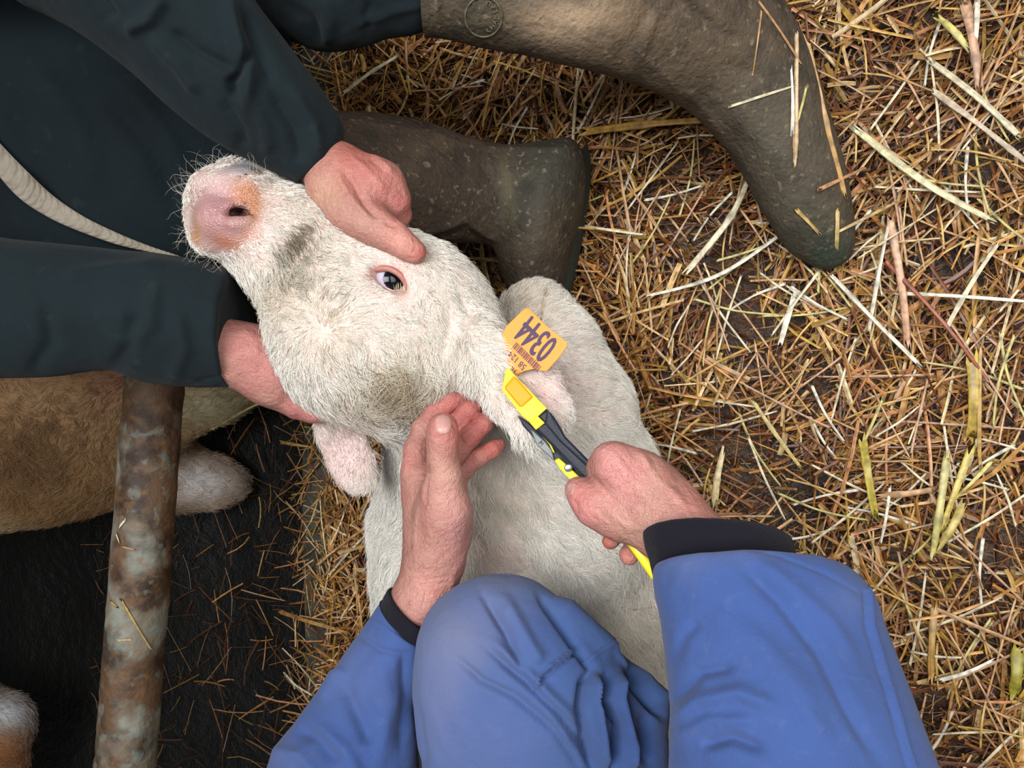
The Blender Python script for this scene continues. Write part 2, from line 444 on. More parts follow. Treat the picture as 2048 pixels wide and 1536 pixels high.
V = np.array([[-3.3, yy, zz] for yy in np.linspace(-2.6, 2.6, 30) for zz in (-.2, .6, 1.4, 2.4)] + [[-3.42, yy, zz] for yy in np.linspace(-2.6, 2.6, 30) for zz in (-.2, .6, 1.4, 2.4)])
f = [[i * 4 + k, i * 4 + 4 + k, i * 4 + 5 + k, i * 4 + 1 + k] for i in range(29) for k in range(3)] + [[120 + i * 4 + k, 121 + i * 4 + k, 125 + i * 4 + k, 124 + i * 4 + k] for i in range(29) for k in range(3)] + [[i * 4 + 3, i * 4 + 7, 127 + i * 4, 123 + i * 4] for i in range(29)]
o = add_mesh('wall_left', V, f, M_CONC, world=True, smooth=False); tag(o, kind='structure')

# ------------------------------------------------------------------ straw
PAL = s2l([(208, 160, 96), (226, 196, 148), (186, 132, 72), (152, 96, 50), (124, 70, 36), (234, 218, 184), (184, 146, 70), (208, 150, 108), (92, 52, 28), (206, 170, 86)]) * np.array([.98, .90, .74])
def straw_mesh(P0, P1, wd, th, bend, cols, K=4, roll=None):
    n = len(P0); t = np.linspace(0, 1, K)
    ax = P1 - P0; L = np.linalg.norm(ax, axis=1, keepdims=True); ax = ax / L
    side = np.cross(ax, np.array([0, 0, 1.])); side /= np.linalg.norm(side, axis=1, keepdims=True) + 1e-9
    up = np.cross(side, ax)
    if roll is not None:
        cr, sr = np.cos(roll)[:, None], np.sin(roll)[:, None]; side, up = side * cr + up * sr, up * cr - side * sr
    V = np.zeros((n, K, 4, 3)); C = np.zeros((n, K, 4, 3))
    for k in range(K):
        c = P0 + (P1 - P0) * t[k] + side * (bend[:, :1] * L * (t[k] * (1 - t[k]) * 4)) + up * (bend[:, 1:2] * L * (t[k] * (1 - t[k]) * 4))
        wk = wd * (1 - .35 * abs(t[k] - .5)) * .5
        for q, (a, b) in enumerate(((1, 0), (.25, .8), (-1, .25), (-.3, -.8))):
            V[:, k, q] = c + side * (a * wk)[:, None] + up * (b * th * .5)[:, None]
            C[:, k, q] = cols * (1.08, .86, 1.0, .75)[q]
    I = np.arange(n * K * 4).reshape(n, K, 4)
    a = I[:, :-1]; b = I[:, 1:]
    Fs = np.stack([a, np.roll(a, -1, 2), np.roll(b, -1, 2), b], -1).reshape(-1, 4)[:, ::-1]
    e0 = I[:, 0]; e1 = I[:, -1][:, ::-1]
    return V.reshape(-1, 3), np.concatenate([Fs, e0, e1]), C.reshape(-1, 3)
def straw_extra(nt, b):
    N, L = nt.nodes, nt.links
    tc = N.new('ShaderNodeTexCoord'); nz = N.new('ShaderNodeTexNoise'); nz.inputs['Scale'].default_value = 120; nz.inputs['Detail'].default_value = 4
    L.new(tc.outputs['Object'], nz.inputs['Vector'])
    mr = N.new('ShaderNodeMapRange'); mr.inputs['From Min'].default_value = .35; mr.inputs['From Max'].default_value = .7; mr.inputs['To Min'].default_value = 1.15; mr.inputs['To Max'].default_value = .5
    L.new(nz.outputs['Fac'], mr.inputs['Value'])
    a = b.inputs['Base Color'].links[0].from_socket
    vm = N.new('ShaderNodeVectorMath'); vm.operation = 'SCALE'; L.new(a, vm.inputs[0]); L.new(mr.outputs[0], vm.inputs['Scale']); L.new(vm.outputs[0], b.inputs['Base Color'])
M_STRAW = mat('straw', rough=.42, spec=.5, attr='Col', extra=straw_extra)
MUCK = [(GP(px, py), sg) for (px, py, sg) in ((1450, 560, .06), (1500, 640, .035), (1560, 1010, .05), (1270, 430, .035), (900, 560, .07), (1480, 880, .045), (1960, 1100, .04), (1760, 1400, .06), (1640, 760, .03), (2000, 300, .04), (1330, 330, .03), (1900, 520, .03), (1000, 300, .03), (1740, 130, .03))]
def muckf(x, y):
    m = 0
    for g, sg in MUCK: m = m + np.exp(-((x - g[0]) ** 2 + (y - g[1]) ** 2) / sg ** 2)
    P = np.stack([x, y, 0 * x], -1)
    return np.clip(m, 0, 1) * 1.1 + .5 * np.clip(vnoise(P, 16, 61), 0, 1)
def scatter(n, lo, hi, Lr, wr, pal_p, bright, x0, x1, y0, y1, zfun, K=4, tilt=.25, thin=0):
    x = rng.uniform(x0, x1, n); y = rng.uniform(y0, y1, n)
    if thin:
        k_ = rng.random(n) > np.minimum(muckf(x, y) * thin, .93); x, y = x[k_], y[k_]; n = len(x)
    P = np.stack([x, y, 0 * x], -1)
    ang = 3.6 * vnoise(P, 6.5, 11) + rng.normal(0, .8, n)
    L = rng.uniform(*Lr, n) * rng.uniform(.5, 1.25, n); z = zfun(x, y) + rng.uniform(lo, hi, n); sl = rng.normal(0, tilt, n)
    dv = np.stack([np.cos(ang), np.sin(ang), np.clip(sl, -.6, .6)], -1) * (L / 2)[:, None]
    c = np.stack([x, y, z + np.abs(dv[:, 2]) * .3], -1)
    wd = rng.uniform(*wr, n)
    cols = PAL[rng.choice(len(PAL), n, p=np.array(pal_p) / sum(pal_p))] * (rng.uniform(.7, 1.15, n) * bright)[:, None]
    bend = rng.normal(0, .035, (n, 2))
    return straw_mesh(c - dv, c + dv, wd, wd * .45, bend, cols, K, rng.normal(0, .5, n))
def merge(lst):
    o_ = 0; Vs = []; Fs = []; Cs = []
    for v, f, c in lst: Vs.append(v); Fs.append(f + o_); Cs.append(c); o_ += len(v)
    return np.concatenate(Vs), np.concatenate(Fs), np.concatenate(Cs)
X0, X1, Y0, Y1 = -.79, .78, -.70, .68
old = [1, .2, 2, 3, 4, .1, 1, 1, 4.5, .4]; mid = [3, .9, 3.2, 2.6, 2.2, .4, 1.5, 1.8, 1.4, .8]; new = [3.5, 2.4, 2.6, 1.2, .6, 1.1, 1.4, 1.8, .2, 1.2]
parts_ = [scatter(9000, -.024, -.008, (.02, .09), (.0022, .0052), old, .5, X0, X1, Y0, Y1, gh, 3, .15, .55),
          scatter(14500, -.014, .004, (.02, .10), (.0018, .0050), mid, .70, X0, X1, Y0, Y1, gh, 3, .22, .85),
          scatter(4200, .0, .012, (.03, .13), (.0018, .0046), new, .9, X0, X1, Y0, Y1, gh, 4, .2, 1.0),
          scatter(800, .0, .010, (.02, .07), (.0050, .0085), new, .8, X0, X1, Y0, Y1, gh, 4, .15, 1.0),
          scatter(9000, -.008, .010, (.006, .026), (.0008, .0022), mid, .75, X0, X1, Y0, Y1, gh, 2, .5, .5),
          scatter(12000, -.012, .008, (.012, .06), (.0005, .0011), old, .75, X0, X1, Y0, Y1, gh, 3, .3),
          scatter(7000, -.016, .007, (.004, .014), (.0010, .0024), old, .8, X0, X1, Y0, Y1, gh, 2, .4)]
V, Fq, C = merge(parts_)
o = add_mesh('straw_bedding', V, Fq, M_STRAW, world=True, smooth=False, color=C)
tag(o, 'golden brown trodden straw bedding spread over the whole pen floor', 'straw', kind='stuff')
# hanging straw fringe and scraps over the kerb, sparse straw on the dark floor
zd = lambda x, y: 0 * x - .118
V, Fq, C = merge([scatter(700, .0, .012, (.03, .09), (.0014, .0032), new, .9, CURB_X - .06, CURB_X + .07, -.62, .62, gh, 4, .5)])
o = add_mesh('straw_fringe', V, Fq, M_STRAW, world=True, smooth=False, color=C)
tag(o, 'ragged fringe of loose straw overhanging the concrete kerb', 'straw', kind='stuff')
V, Fq, C = merge([scatter(900, -.004, .008, (.02, .12), (.001, .0028), old, .5, -1.5, CURB_X - .05, -.95, .9, zd, 4, .1),
                  scatter(120, .0, .012, (.03, .13), (.0014, .003), mid, .8, -1.15, CURB_X - .04, -.9, .2, zd, 4, .1)])
o = add_mesh('soiled_straw', V, Fq, M_STRAW, world=True, smooth=False, color=C)
tag(o, 'thin dark soiled straw scattered over the black floor beyond the kerb', 'straw', kind='stuff')

# individual stalks: hollow stems with joints, laid where the photo shows them
def stalk(name, pts, wd, col, label, group=None, node=True, flat=.32, seed=0, cat='straw stalk', split=False):
    """pts world (n,3); a jointed stem, slightly flattened, ragged ends"""
    P = catmull(pts, 18); n = len(P); m = 14
    T = np.gradient(P, axis=0); T /= np.linalg.norm(T, axis=1, keepdims=True)
    V = []; t = np.linspace(0, 1, n); r0 = np.random.default_rng(seed + 5)
    wob = 1 + .18 * r0.normal(0, 1, n); wob = np.convolve(np.pad(wob, 2, 'edge'), np.ones(5) / 5, 'valid')
    rg = [r0.uniform(-1, 1, m) * wd * 1.1 for _ in (0, 1)]; bow = r0.normal(0, .012) * np.linalg.norm(P[-1] - P[0])
    nodes = [r0.uniform(.15, .85)] if node else []
    for i in range(n):
        s_ = np.cross(T[i], [0, 0, 1.]); s_ /= np.linalg.norm(s_) + 1e-9; u = np.cross(s_, T[i])
        wi = wd * .5 * (1 - .25 * t[i]) * wob[i] * (1 + sum(.3 * math.exp(-((t[i] - k) / .03) ** 2) for k in nodes))
        th = np.linspace(0, 2 * np.pi, m, endpoint=False)
        rag = rg[i > 0][:, None] * T[i] if i in (0, n - 1) else 0
        V.append(P[i] + s_ * bow * math.sin(t[i] * 3.1) + wi * (np.cos(th)[:, None] * s_ + flat * np.sin(th)[:, None] * u) + rag)
    V = np.concatenate(V); I = np.arange(n * m).reshape(n, m); a = I[:-1]; b = I[1:]
    Fq = np.stack([a, np.roll(a, -1, 1), np.roll(b, -1, 1), b], -1).reshape(-1, 4)
    C = np.repeat(s2l(col)[None], len(V), 0) * np.tile(1 - .42 * r0.random(m), n)[:, None] * (1 - .12 * r0.random(len(V))[:, None])
    for k in nodes: C *= 1 - .45 * np.repeat(np.exp(-((t - k) / .025) ** 2), m)[:, None]
    o = add_mesh(name, V, Fq.tolist() + [list(range(m)), list(range((n - 1) * m, n * m))[::-1]], M_STRAW, world=True, smooth=True, color=C)
    return tag(o, label, cat, group)
def gstalk(p, q, w, col, label, z=.022, mid_=None, dz=0, **kw):
    a = GP(*p, z=z); b = GP(*q, z=z + dz)
    a[2] += float(gh(a[0], a[1])) * .6; b[2] += float(gh(b[0], b[1])) * .6
    m_ = (a + b) / 2 + np.array([0, 0, .006]) if mid_ is None else GP(*mid_, z=z + dz / 2 + .006)
    return stalk('straw_stalk', [a, m_, b], w / F * GD((p[0] + q[0]) / 2, z), col, label, **kw)
PALE = (236, 222, 186); GOLD = (214, 172, 92); CREAM = (244, 236, 214); TAN = (206, 160, 112); BRN = (140, 84, 44); LIME = (214, 202, 120); PINK = (214, 166, 130)
G = [((1712, 258), (1985, 440), 15, (240, 230, 180), 'long thick cream stalk lying diagonally right of the near boot', (1850, 365)),
     ((1165, 262), (1425, 235), 15, (214, 160, 64), 'wide flat amber stalk between the two boots, just below the boot shaft'),
     ((1378, 540), (1500, 345), 14, PALE, 'bent pale stalk with a frayed end beside the toe of the near boot', (1462, 440)),
     ((1300, 592), (1590, 445), 8, CREAM, 'long frayed whitish stalk pointing at the toe of the near boot', (1440, 545)),
     ((1660, 548), (1840, 730), 9, CREAM, 'pale curved stalk starting below the boot toe and running down right', (1745, 640)),
     ((1738, 660), (1780, 435), 8, CREAM, 'short white upright stalk right of the boot toe'),
     ((1778, 440), (1815, 690), 17, PINK, 'broad pinkish tan stalk standing beside the white upright stalk'),
     ((1930, 0), (1960, 185), 19, (222, 176, 142), 'broad pink tan stalk at the top edge right of centre'),
     ((1955, 0), (1946, 130), 10, CREAM, 'narrow white stalk against the broad pink tan stalk at the top edge'),
     ((1875, 30), (1935, 95), 14, LIME, 'short thick yellow stalk left of the white one near the top right'),
     ((1862, 125), (2040, 275), 13, PALE, 'pale split stalk running down to the right edge near the top right'),
     ((1870, 185), (2048, 320), 12, (224, 202, 172), 'broad pale stalk parallel below the split one at the right edge'),
     ((2040, 10), (1900, 330), 6, TAN, 'thin tan stalk crossing the upper right corner'),
     ((1895, 655), (1995, 490), 9, PALE, 'pale straight stalk leaning up right in the right middle'),
     ((1798, 585), (2048, 602), 8, CREAM, 'whitish stalk lying level towards the right edge'),
     ((1770, 520), (1975, 760), 9, (150, 76, 42), 'long reddish brown stalk right of centre', (1880, 640)),
     ((1945, 720), (1945, 870), 23, (206, 172, 74), 'wide flat yellow stalk standing level with the ear tag on the far right'),
     ((1962, 700), (1962, 935), 8, GOLD, 'slim golden stalk directly right of the wide yellow stalk'),
     ((1504, 800), (1600, 935), 9, (212, 190, 120), 'smooth yellowish stalk pointing down right above the blue sleeve'),
     ((1725, 880), (1750, 1030), 17, (206, 186, 84), 'greenish gold folded stalk right of the gripping hand', (1738, 950)),
     ((1765, 800), (1728, 885), 5, LIME, 'thin green tip rising from the folded greenish gold stalk'),
     ((1895, 910), (1865, 1110), 15, (214, 202, 124), 'tall translucent yellow stalk in the clump at lower right'),
     ((1945, 900), (1885, 1060), 15, (214, 190, 96), 'thick yellow stalk leaning against the tall translucent one'),
     ((1925, 1015), (1880, 1090), 17, (220, 196, 110), 'short blunt yellow stalk at the foot of the clump at lower right'),
     ((1985, 925), (1910, 1000), 8, LIME, 'short lime stalk right of the lower right clump'),
     ((1760, 992), (1870, 980), 13, TAN, 'level tan stalk lying left of the yellow clump'),
     ((1780, 975), (1762, 1085), 6, CREAM, 'white sliver of straw below the level tan stalk'),
     ((1870, 1210), (1862, 1350), 15, (206, 160, 84), 'stout ribbed golden stalk right of the blue sleeve seam'),
     ((1822, 1300), (1920, 1313), 5, CREAM, 'white sliver crossing behind the stout ribbed stalk'),
     ((1880, 1355), (1985, 1318), 8, CREAM, 'pale stick lying right of the stout ribbed stalk'),
     ((2035, 1300), (2025, 1385), 24, (164, 152, 50), 'wide olive yellow stalk at the right edge near the bottom'),
     ((1430, 1005), (1446, 905), 15, (234, 212, 158), 'pale flat stalk just above the black cuff of the right sleeve'),
     ((1740, 1170), (1865, 1228), 5, GOLD, 'thin golden stalk right of the blue sleeve hem'),
     ((560, 1225), (700, 1262), 8, (186, 138, 76), 'brown stalk sticking out over the concrete kerb'),
     ((570, 1345), (625, 1388), 5, CREAM, 'thin white stalk above the left blue sleeve by the kerb'),
     ((688, 185), (800, 110), 9, PALE, 'pale stalk below the dark trouser leg at the top'),
     ((1000, 130), (960, 250), 7, GOLD, 'golden stalk between the boots left of centre'),
     ((1125, 530), (1160, 480), 10, (206, 164, 84), 'short golden leaf of straw against the heel of the far boot'),
     ((1590, 590), (1560, 690), 13, CREAM, 'short stubby white stalk below the boot toe'),
     ((1640, 540), (1545, 668), 6, PALE, 'thin pale stalk slanting left below the boot toe'),
     ((1855, 1210), (2048, 1290), 9, TAN, 'long tan stalk running to the lower right edge'),
     ((1160, 450), (1290, 470), 6, PALE, 'pale stalk level with the far boot heel'),
     ((1230, 300), (1262, 470), 7, TAN, 'upright tan stalk between the boots'),
     ((660, 1150), (750, 1060), 5, PALE, 'thin pale stalk on the mound left of the calf'),
     ((632, 1130), (770, 1035), 6, TAN, 'tan stalk across the straw mound left of the calf'),
     ((560, 885), (625, 895), 7, GOLD, 'yellow stalk poking left beside the hanging ear'),
     ]
for k, g in enumerate(G):
    gstalk(g[0], g[1], g[2], g[3], g[4], mid_=g[5] if len(g) > 5 else None, seed=k)
# the remaining loose stalks on top: nothing tells them apart
protos = []
for k in range(10):
    L = .05 + .008 * k
    oo = stalk('loose_straw', np.array([[-L / 2, 0, 0], [0, random.uniform(-.004, .004), .003], [L / 2, 0, 0]]), .0026 + .0002 * (k % 4), [GOLD, PALE, TAN, CREAM, GOLD, (190, 140, 76), LIME, PALE, TAN, PINK][k], 'loose golden stalk lying on top of the straw bedding', 'loose stalks on top of the straw bedding', seed=60 + k)
    oo['category'] = 'straw stalk'; protos.append(oo)
cnt = 0
while cnt < 230:
    px = random.uniform(1130, 2040) if random.random() < .78 else random.uniform(640, 1130); py = random.uniform(10, 1525)
    if px < 1320 and 560 < py: continue
    if py > 1000 and px < 1300 + (py - 1000) * 1.1: continue
    if px < 1000 and py > 240 and not (px < 740 and py > 900): continue
    if px < 1700 and py < 520 and abs((py - 60) - (px - 1200) * .5) < 150: continue
    g = GP(px, py, z=.015); o = protos[cnt] if cnt < 10 else protos[cnt % 10].copy()
    if cnt >= 10: COL.objects.link(o)
    o.location = (g[0], g[1], .012 + float(gh(g[0], g[1])) + random.uniform(-.003, .006))
    o.rotation_euler = (random.uniform(-.12, .12), random.uniform(-.12, .12), random.uniform(0, 6.28)); cnt += 1
# ------------------------------------------------------------------ fur
def inpoly(p, poly):
    poly = np.array(poly, float); x, y = p[:, 0], p[:, 1]; r = np.zeros(len(p), bool); j = len(poly) - 1
    for i in range(len(poly)):
        xi, yi = poly[i]; xj, yj = poly[j]
        r ^= ((yi > y) != (yj > y)) & (x < (xj - xi) * (y - yi) / (yj - yi + 1e-12) + xi); j = i
    return r
def flow(p, samples, sig):
    """blend of image-plane directions: (px,py,dx,dy[,sigma]); ('w',px,py,sigma,k) radiates from a whorl"""
    d = np.zeros((len(p), 2)); tot = np.full(len(p), 1e-6)
    for q in samples:
        if q[0] == 'w':
            v = p - np.array(q[1:3]); r = np.linalg.norm(v, axis=1) + 1e-6; wt = q[4] * np.exp(-(r / q[3]) ** 2); d += v / r[:, None] * wt[:, None]; tot += wt
            continue
        sg = q[4] if len(q) > 4 else sig
        wt = np.exp(-((p[:, 0] - q[0]) ** 2 + (p[:, 1] - q[1]) ** 2) / sg ** 2) + 1e-7
        u = np.array(q[2:4], float); u /= np.linalg.norm(u); d += u * wt[:, None]; tot += wt
    return d / tot[:, None]
def fur(name, V, Fq, N, n, parent, samples, color, length, rad=.00016, sig=130, lift=.28, tuft=.45, jitter=.28, curl=None, bare=None, keep=None, mat_=None, label=None, whisk=False, K=4, backdens=.12):
    r = np.random.default_rng(len(V) % 1000)
    T3 = np.concatenate([Fq[:, [0, 1, 2]], Fq[:, [0, 2, 3]]])
    A, B, C_ = V[T3[:, 0]], V[T3[:, 1]], V[T3[:, 2]]
    ar = np.linalg.norm(np.cross(B - A, C_ - A), axis=1); cen = (A + B + C_) / 3; nn = N[T3[:, 0]]
    view = -cen / np.linalg.norm(cen, axis=1, keepdims=True)
    wt = ar * np.where((nn * view).sum(1) > -.35, 1, backdens)
    pc = proj(cen); wt = wt * np.where((pc[:, 0] > -80) & (pc[:, 0] < 2130) & (pc[:, 1] > -80) & (pc[:, 1] < 1620), 1, .1)
    if bare is not None:
        fr = (nn * view).sum(1) > 0
        for poly in bare: wt = np.where(inpoly(pc, poly) & (fr | (cen[:, 2] > -.668)), 0, wt)
    if keep is not None: wt = wt * keep(cen, pc)
    pick = r.choice(len(T3), n, p=wt / wt.sum())
    u, v = r.random(n), r.random(n); m = u + v > 1; u[m] = 1 - u[m]; v[m] = 1 - v[m]
    P = A[pick] + (B[pick] - A[pick]) * u[:, None] + (C_[pick] - A[pick]) * v[:, None]
    Nn = nn[pick]; pp = proj(P)
    f2 = flow(pp, samples, sig); dv = np.stack([f2[:, 0], -f2[:, 1], np.zeros(n)], 1)
    nz = np.stack([vnoise(P, 75, 31), vnoise(P, 75, 41), vnoise(P, 75, 51)], 1) + .6 * np.stack([vnoise(P, 190, 32), vnoise(P, 190, 42), vnoise(P, 190, 52)], 1)
    dv = dv + tuft * nz + jitter * r.normal(0, .5, (n, 3))
    t = dv - Nn * (dv * Nn).sum(1, keepdims=True); t /= np.linalg.norm(t, axis=1, keepdims=True) + 1e-6
    lf = np.clip(lift * (1 + .6 * r.normal(0, 1, n)), .05, .9)[:, None]
    L = (length(pp, P) * r.uniform(.6, 1.25, n))[:, None]
    side = np.cross(Nn, t)
    cr = (curl(pp) if curl is not None else np.zeros(n))[:, None]
    ph = (3 * vnoise(P, 60, 77))[:, None]
    pts = np.zeros((n, K, 3))
    for k in range(K):
        s_ = k / (K - 1)
        pts[:, k] = P - Nn * .0006 + L * (Nn * (lf * (s_ * 1.5 - .75 * s_ * s_)) + t * (s_ - .12 * lf * s_) + side * cr * np.sin(s_ * 3.0 + ph) * .5 + side * .12 * r.normal(0, 1, (n, 1)) * s_ * s_)
    hc = D2.hair_curves.new(name); hc.add_curves([K] * n)
    W_ = toW(pts.reshape(-1, 3)); org = np.array(parent.location) if parent is not None else np.zeros(3)
    q = parent.parent if parent is not None else None
    while q is not None: org = org + np.array(q.location); q = q.parent
    hc.attributes['position'].data.foreach_set('vector', (W_ - org).astype(np.float32).ravel())
    ra = hc.attributes.get('radius') or hc.attributes.new('radius', 'FLOAT', 'POINT')
    prof = np.linspace(1, .25, K)[None] * rad * r.uniform(.7, 1.3, (n, 1))
    ra.data.foreach_set('value', prof.astype(np.float32).ravel())
    c = np.ones((n, 4), np.float32); c[:, :3] = color(P, pp) * r.uniform(.74, 1.08, (n, 1))
    ca = hc.attributes.new('Col', 'FLOAT_COLOR', 'CURVE'); ca.data.foreach_set('color', c.ravel())
    hc.materials.append(mat_ or M_FUR)
    o = D2.objects.new(name, hc); COL.objects.link(o); o.parent = parent
    o['kind'] = 'stuff'
    if label: o['label'] = label
    return o

# ------------------------------------------------------------------ the calf
calf = thing('calf', PW(1050, 1000, .95), 'white calf held down on straw, its head lifted and gripped by bare hands', 'calf')
b = Blob()
b.group(.02, .03)      # head
b.chain((452, 412, .69, 78), (520, 455, .69, 84), (590, 520, .69, 92), (660, 590, .69, 112), (720, 650, .69, 132), (770, 690, .70, 135))
b.chain((600, 480, .695, 82), (720, 540, .70, 92), (830, 600, .70, 108), (880, 660, .71, 105))
b.ell(712, 690, .70, 158, 150, .062, 0)
b.chain((770, 760, .71, 92), (850, 740, .72, 98))
b.group(.008, .006)    # muzzle: lips, pad, chin
b.chain((418, 455, .672, 42), (440, 440, .655, 46), (478, 445, .648, 34))
b.chain((432, 385, .665, 50), (490, 375, .66, 44)).chain((415, 478, .665, 34), (470, 480, .655, 34))
b.chain((470, 352, .685, 36), (515, 356, .685, 34)).chain((398, 440, .675, 28), (405, 480, .675, 22))
b.group(.05, .03)      # neck, chest, belly
b.chain((880, 690, .74, 112), (930, 820, .77, 122), (960, 940, .80, 150)).chain((960, 930, .84, 175), (1040, 1130, .91, 282), (1090, 1400, .92, 300), (1150, 1750, .95, 260))
b.chain((852, 850, .79, 56), (858, 960, .84, 56), (850, 1060, .88, 84)).chain((862, 850, .84, 60), (868, 950, .88, 66), (858, 1060, .91, 96)).chain((870, 900, .90, 66), (852, 1060, .92, 90), (860, 1180, .92, 98))
b.chain((1060, 940, .80, 110), (1130, 1080, .80, 150))
b.group(.035, .02)     # folded foreleg
b.chain((1080, 640, .87, 74), (1105, 700, .87, 92), (1150, 820, .87, 112), (1195, 960, .88, 115), (1200, 1080, .90, 130))
b.chain((1060, 640, .88, 66), (1045, 690, .93, 55), (1060, 850, .98, 48))
b.group(.012, .01)     # right ear: base, blade and folded lobe
b.chain((915, 660, .69, 60), (955, 680, .668, 50), (992, 700, .660, 36)).chain((925, 700, .69, 55), (965, 745, .660, 42), (1008, 805, .645, 30), (1060, 868, .642, 25), (1100, 914, .648, 15))
b.ell(1040, 760, .655, 88, 58, .008, -50).ell(1080, 800, .655, 76, 50, .006, -58).ell(1105, 830, .655, 42, 34, .005, -70)
b.group(.010, .006)    # left ear
b.ell(672, 855, .735, 42, 52, .011, 0).ell(694, 905, .735, 50, 82, .007, 22).ell(716, 945, .735, 30, 42, .005, 25)
b.group(.006, .004)    # brow, lids, cheek bone
b.chain((742, 532, .657, 12), (775, 522, .655, 15), (810, 543, .657, 14), (832, 580, .66, 12))
b.chain((745, 560, .655, 9), (775, 588, .652, 11), (805, 603, .653, 12), (828, 592, .657, 8))
b.group(.008, .004, sub=True)   # eye socket
b.ell(781, 562, .640, 44, 19, .018, -32)
b.group(.004, .003, sub=True)   # nostril with its comma, mouth line, far nostril, ear hollow
b.chain((457, 429, .638, 8), (472, 426, .640, 13.5), (488, 425, .641, 12), (502, 434, .644, 5)).chain((465, 427, .648, 13), (485, 424, .650, 13)).chain((470, 426, .660, 11), (484, 424, .660, 11))
b.chain((399, 392, .650, 4), (425, 378, .642, 4), (455, 366, .640, 5), (490, 352, .648, 4), (528, 338, .663, 5))
b.chain((389, 452, .665, 5), (392, 470, .660, 6))
b.group(.01, .008, sub=True)
b.ell(1070, 780, .645, 50, 24, .006, -55)
V, Fq = b.mesh(.0030)
V = smooth(V, Fq, 2); N = vnormals(V, Fq)
d = .0016 * fbm(V, 28, 3, 2)
d += ridges(V, N, [([(905, 560), (935, 620), (915, 690), (925, 760)], 9, -.004), ([(860, 560), (905, 640), (880, 720)], 12, -.002),
                   ([(700, 640), (760, 610), (850, 640)], 16, .001), ([(640, 455), (600, 500), (560, 540)], 12, -.002),
                   ([(930, 960), (1010, 1040), (1060, 1180)], 26, -.007), ([(1100, 830), (1150, 960), (1210, 1010)], 26, -.006),
                   ([(1000, 930), (1090, 1010), (1180, 1120)], 22, -.004), ([(690, 540), (730, 545), (745, 556)], 5, -.001), ([(448, 446), (470, 450), (495, 446), (508, 432)], 7, .0016), ([(450, 414), (465, 403), (490, 402)], 7, .0014)])
V = V + N * d[:, None]; N = vnormals(V, Fq)
NOSE = [(370, 430), (384, 408), (396, 392), (402, 372), (425, 352), (450, 332), (470, 320), (500, 318), (530, 332), (522, 345), (486, 354), (500, 362), (512, 380), (518, 405), (519, 440), (512, 458), (490, 470), (470, 490), (440, 503), (412, 505), (390, 488), (376, 462)]
MOUTHPAD = [(395, 392), (402, 372), (425, 352), (450, 332), (470, 320), (500, 318), (532, 334), (520, 350), (470, 362), (430, 376), (400, 400)]
HAIRC = [(600, 560, 60, (206, 194, 168), .6, 110, 35), (583, 472, 46, (112, 98, 74), .85, 17, -42), (600, 505, 40, (140, 124, 96), .6, 16, -40), (560, 590, 40, (190, 176, 148), .5), (520, 400, 40, (206, 192, 176), .6), (655, 660, 60, (206, 186, 152), .55),
         (770, 785, 55, (166, 138, 92), .75, 32, 0), (860, 800, 60, (186, 168, 130), .5, 30, 0), (766, 762, 20, (112, 92, 56), .65, 12, 10), (742, 776, 22, (140, 116, 76), .6), (790, 812, 34, (140, 118, 82), .6, 16, -20), (880, 772, 30, (150, 132, 98), .5, 14, -50), (690, 905, 60, (172, 158, 156), .5), (905, 680, 30, (206, 196, 176), .4, 100, 0), (700, 830, 60, (206, 192, 158), .4),
         (960, 950, 60, (232, 222, 204), .4), (1010, 1000, 80, (230, 216, 194), .5), (985, 1095, 55, (236, 206, 196), .6, 30, 50), (690, 905, 70, (196, 172, 168), .75),
         (1085, 775, 55, (226, 200, 196), .7), (1050, 600, 60, (226, 210, 184), .5), (1270, 1250, 90, (228, 218, 198), .5), (600, 420, 40, (226, 216, 200), .5), (1010, 760, 26, (240, 214, 180), .3),
         (860, 900, 40, (222, 206, 160), .25), (800, 720, 60, (226, 214, 186), .4)]
base = (242, 238, 228)
SKINC = [(440, 430, 90, (158, 108, 106), .97), (440, 400, 40, (146, 110, 116), .55), (490, 385, 30, (172, 104, 62), .9), (508, 415, 16, (160, 98, 52), .85, 36, 0), (455, 486, 36, (152, 86, 56), .85, 14, 15), (392, 470, 9, (172, 124, 78), .85, 26, 0), (495, 470, 18, (172, 110, 84), .7, 12, 30),
         (492, 332, 44, (112, 118, 124), .9, 20, -8), (425, 362, 30, (192, 168, 158), .8, 16, 40), (435, 375, 28, (190, 138, 142), .6, 8, 28), (375, 445, 8, (206, 188, 176), .8, 24, 0),
         (780, 552, 44, (196, 132, 122), .9, 26, -30), (735, 545, 14, (206, 150, 142), .8), (810, 600, 20, (214, 176, 166), .6),
         (690, 905, 80, (196, 164, 162), .7), (1075, 780, 60, (214, 170, 164), .7), (985, 1095, 60, (226, 176, 168), .6)]
cb = blobs(V, SKINC, (206, 186, 174))
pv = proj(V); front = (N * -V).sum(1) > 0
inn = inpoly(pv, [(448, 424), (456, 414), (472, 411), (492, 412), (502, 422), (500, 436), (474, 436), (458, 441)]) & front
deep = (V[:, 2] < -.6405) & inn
cb[deep] = cb[deep] * .15 + s2l((58, 20, 22)) * .85  # shade inside the nostril hollow painted in as near-black red
def nose_extra(nt, bs):
    pass
M_HIDE2 = mat('calf_skin_and_nose', rough=.36, spec=.55, attr='Col', sss=.06, bumps=[('voronoi', 420, .0009), ('noise', 500, .0004)])
body = add_mesh('body', V, Fq, M_HIDE2, calf, color=cb); CALFV = (V, Fq, N); S_CALF = Surf(body)
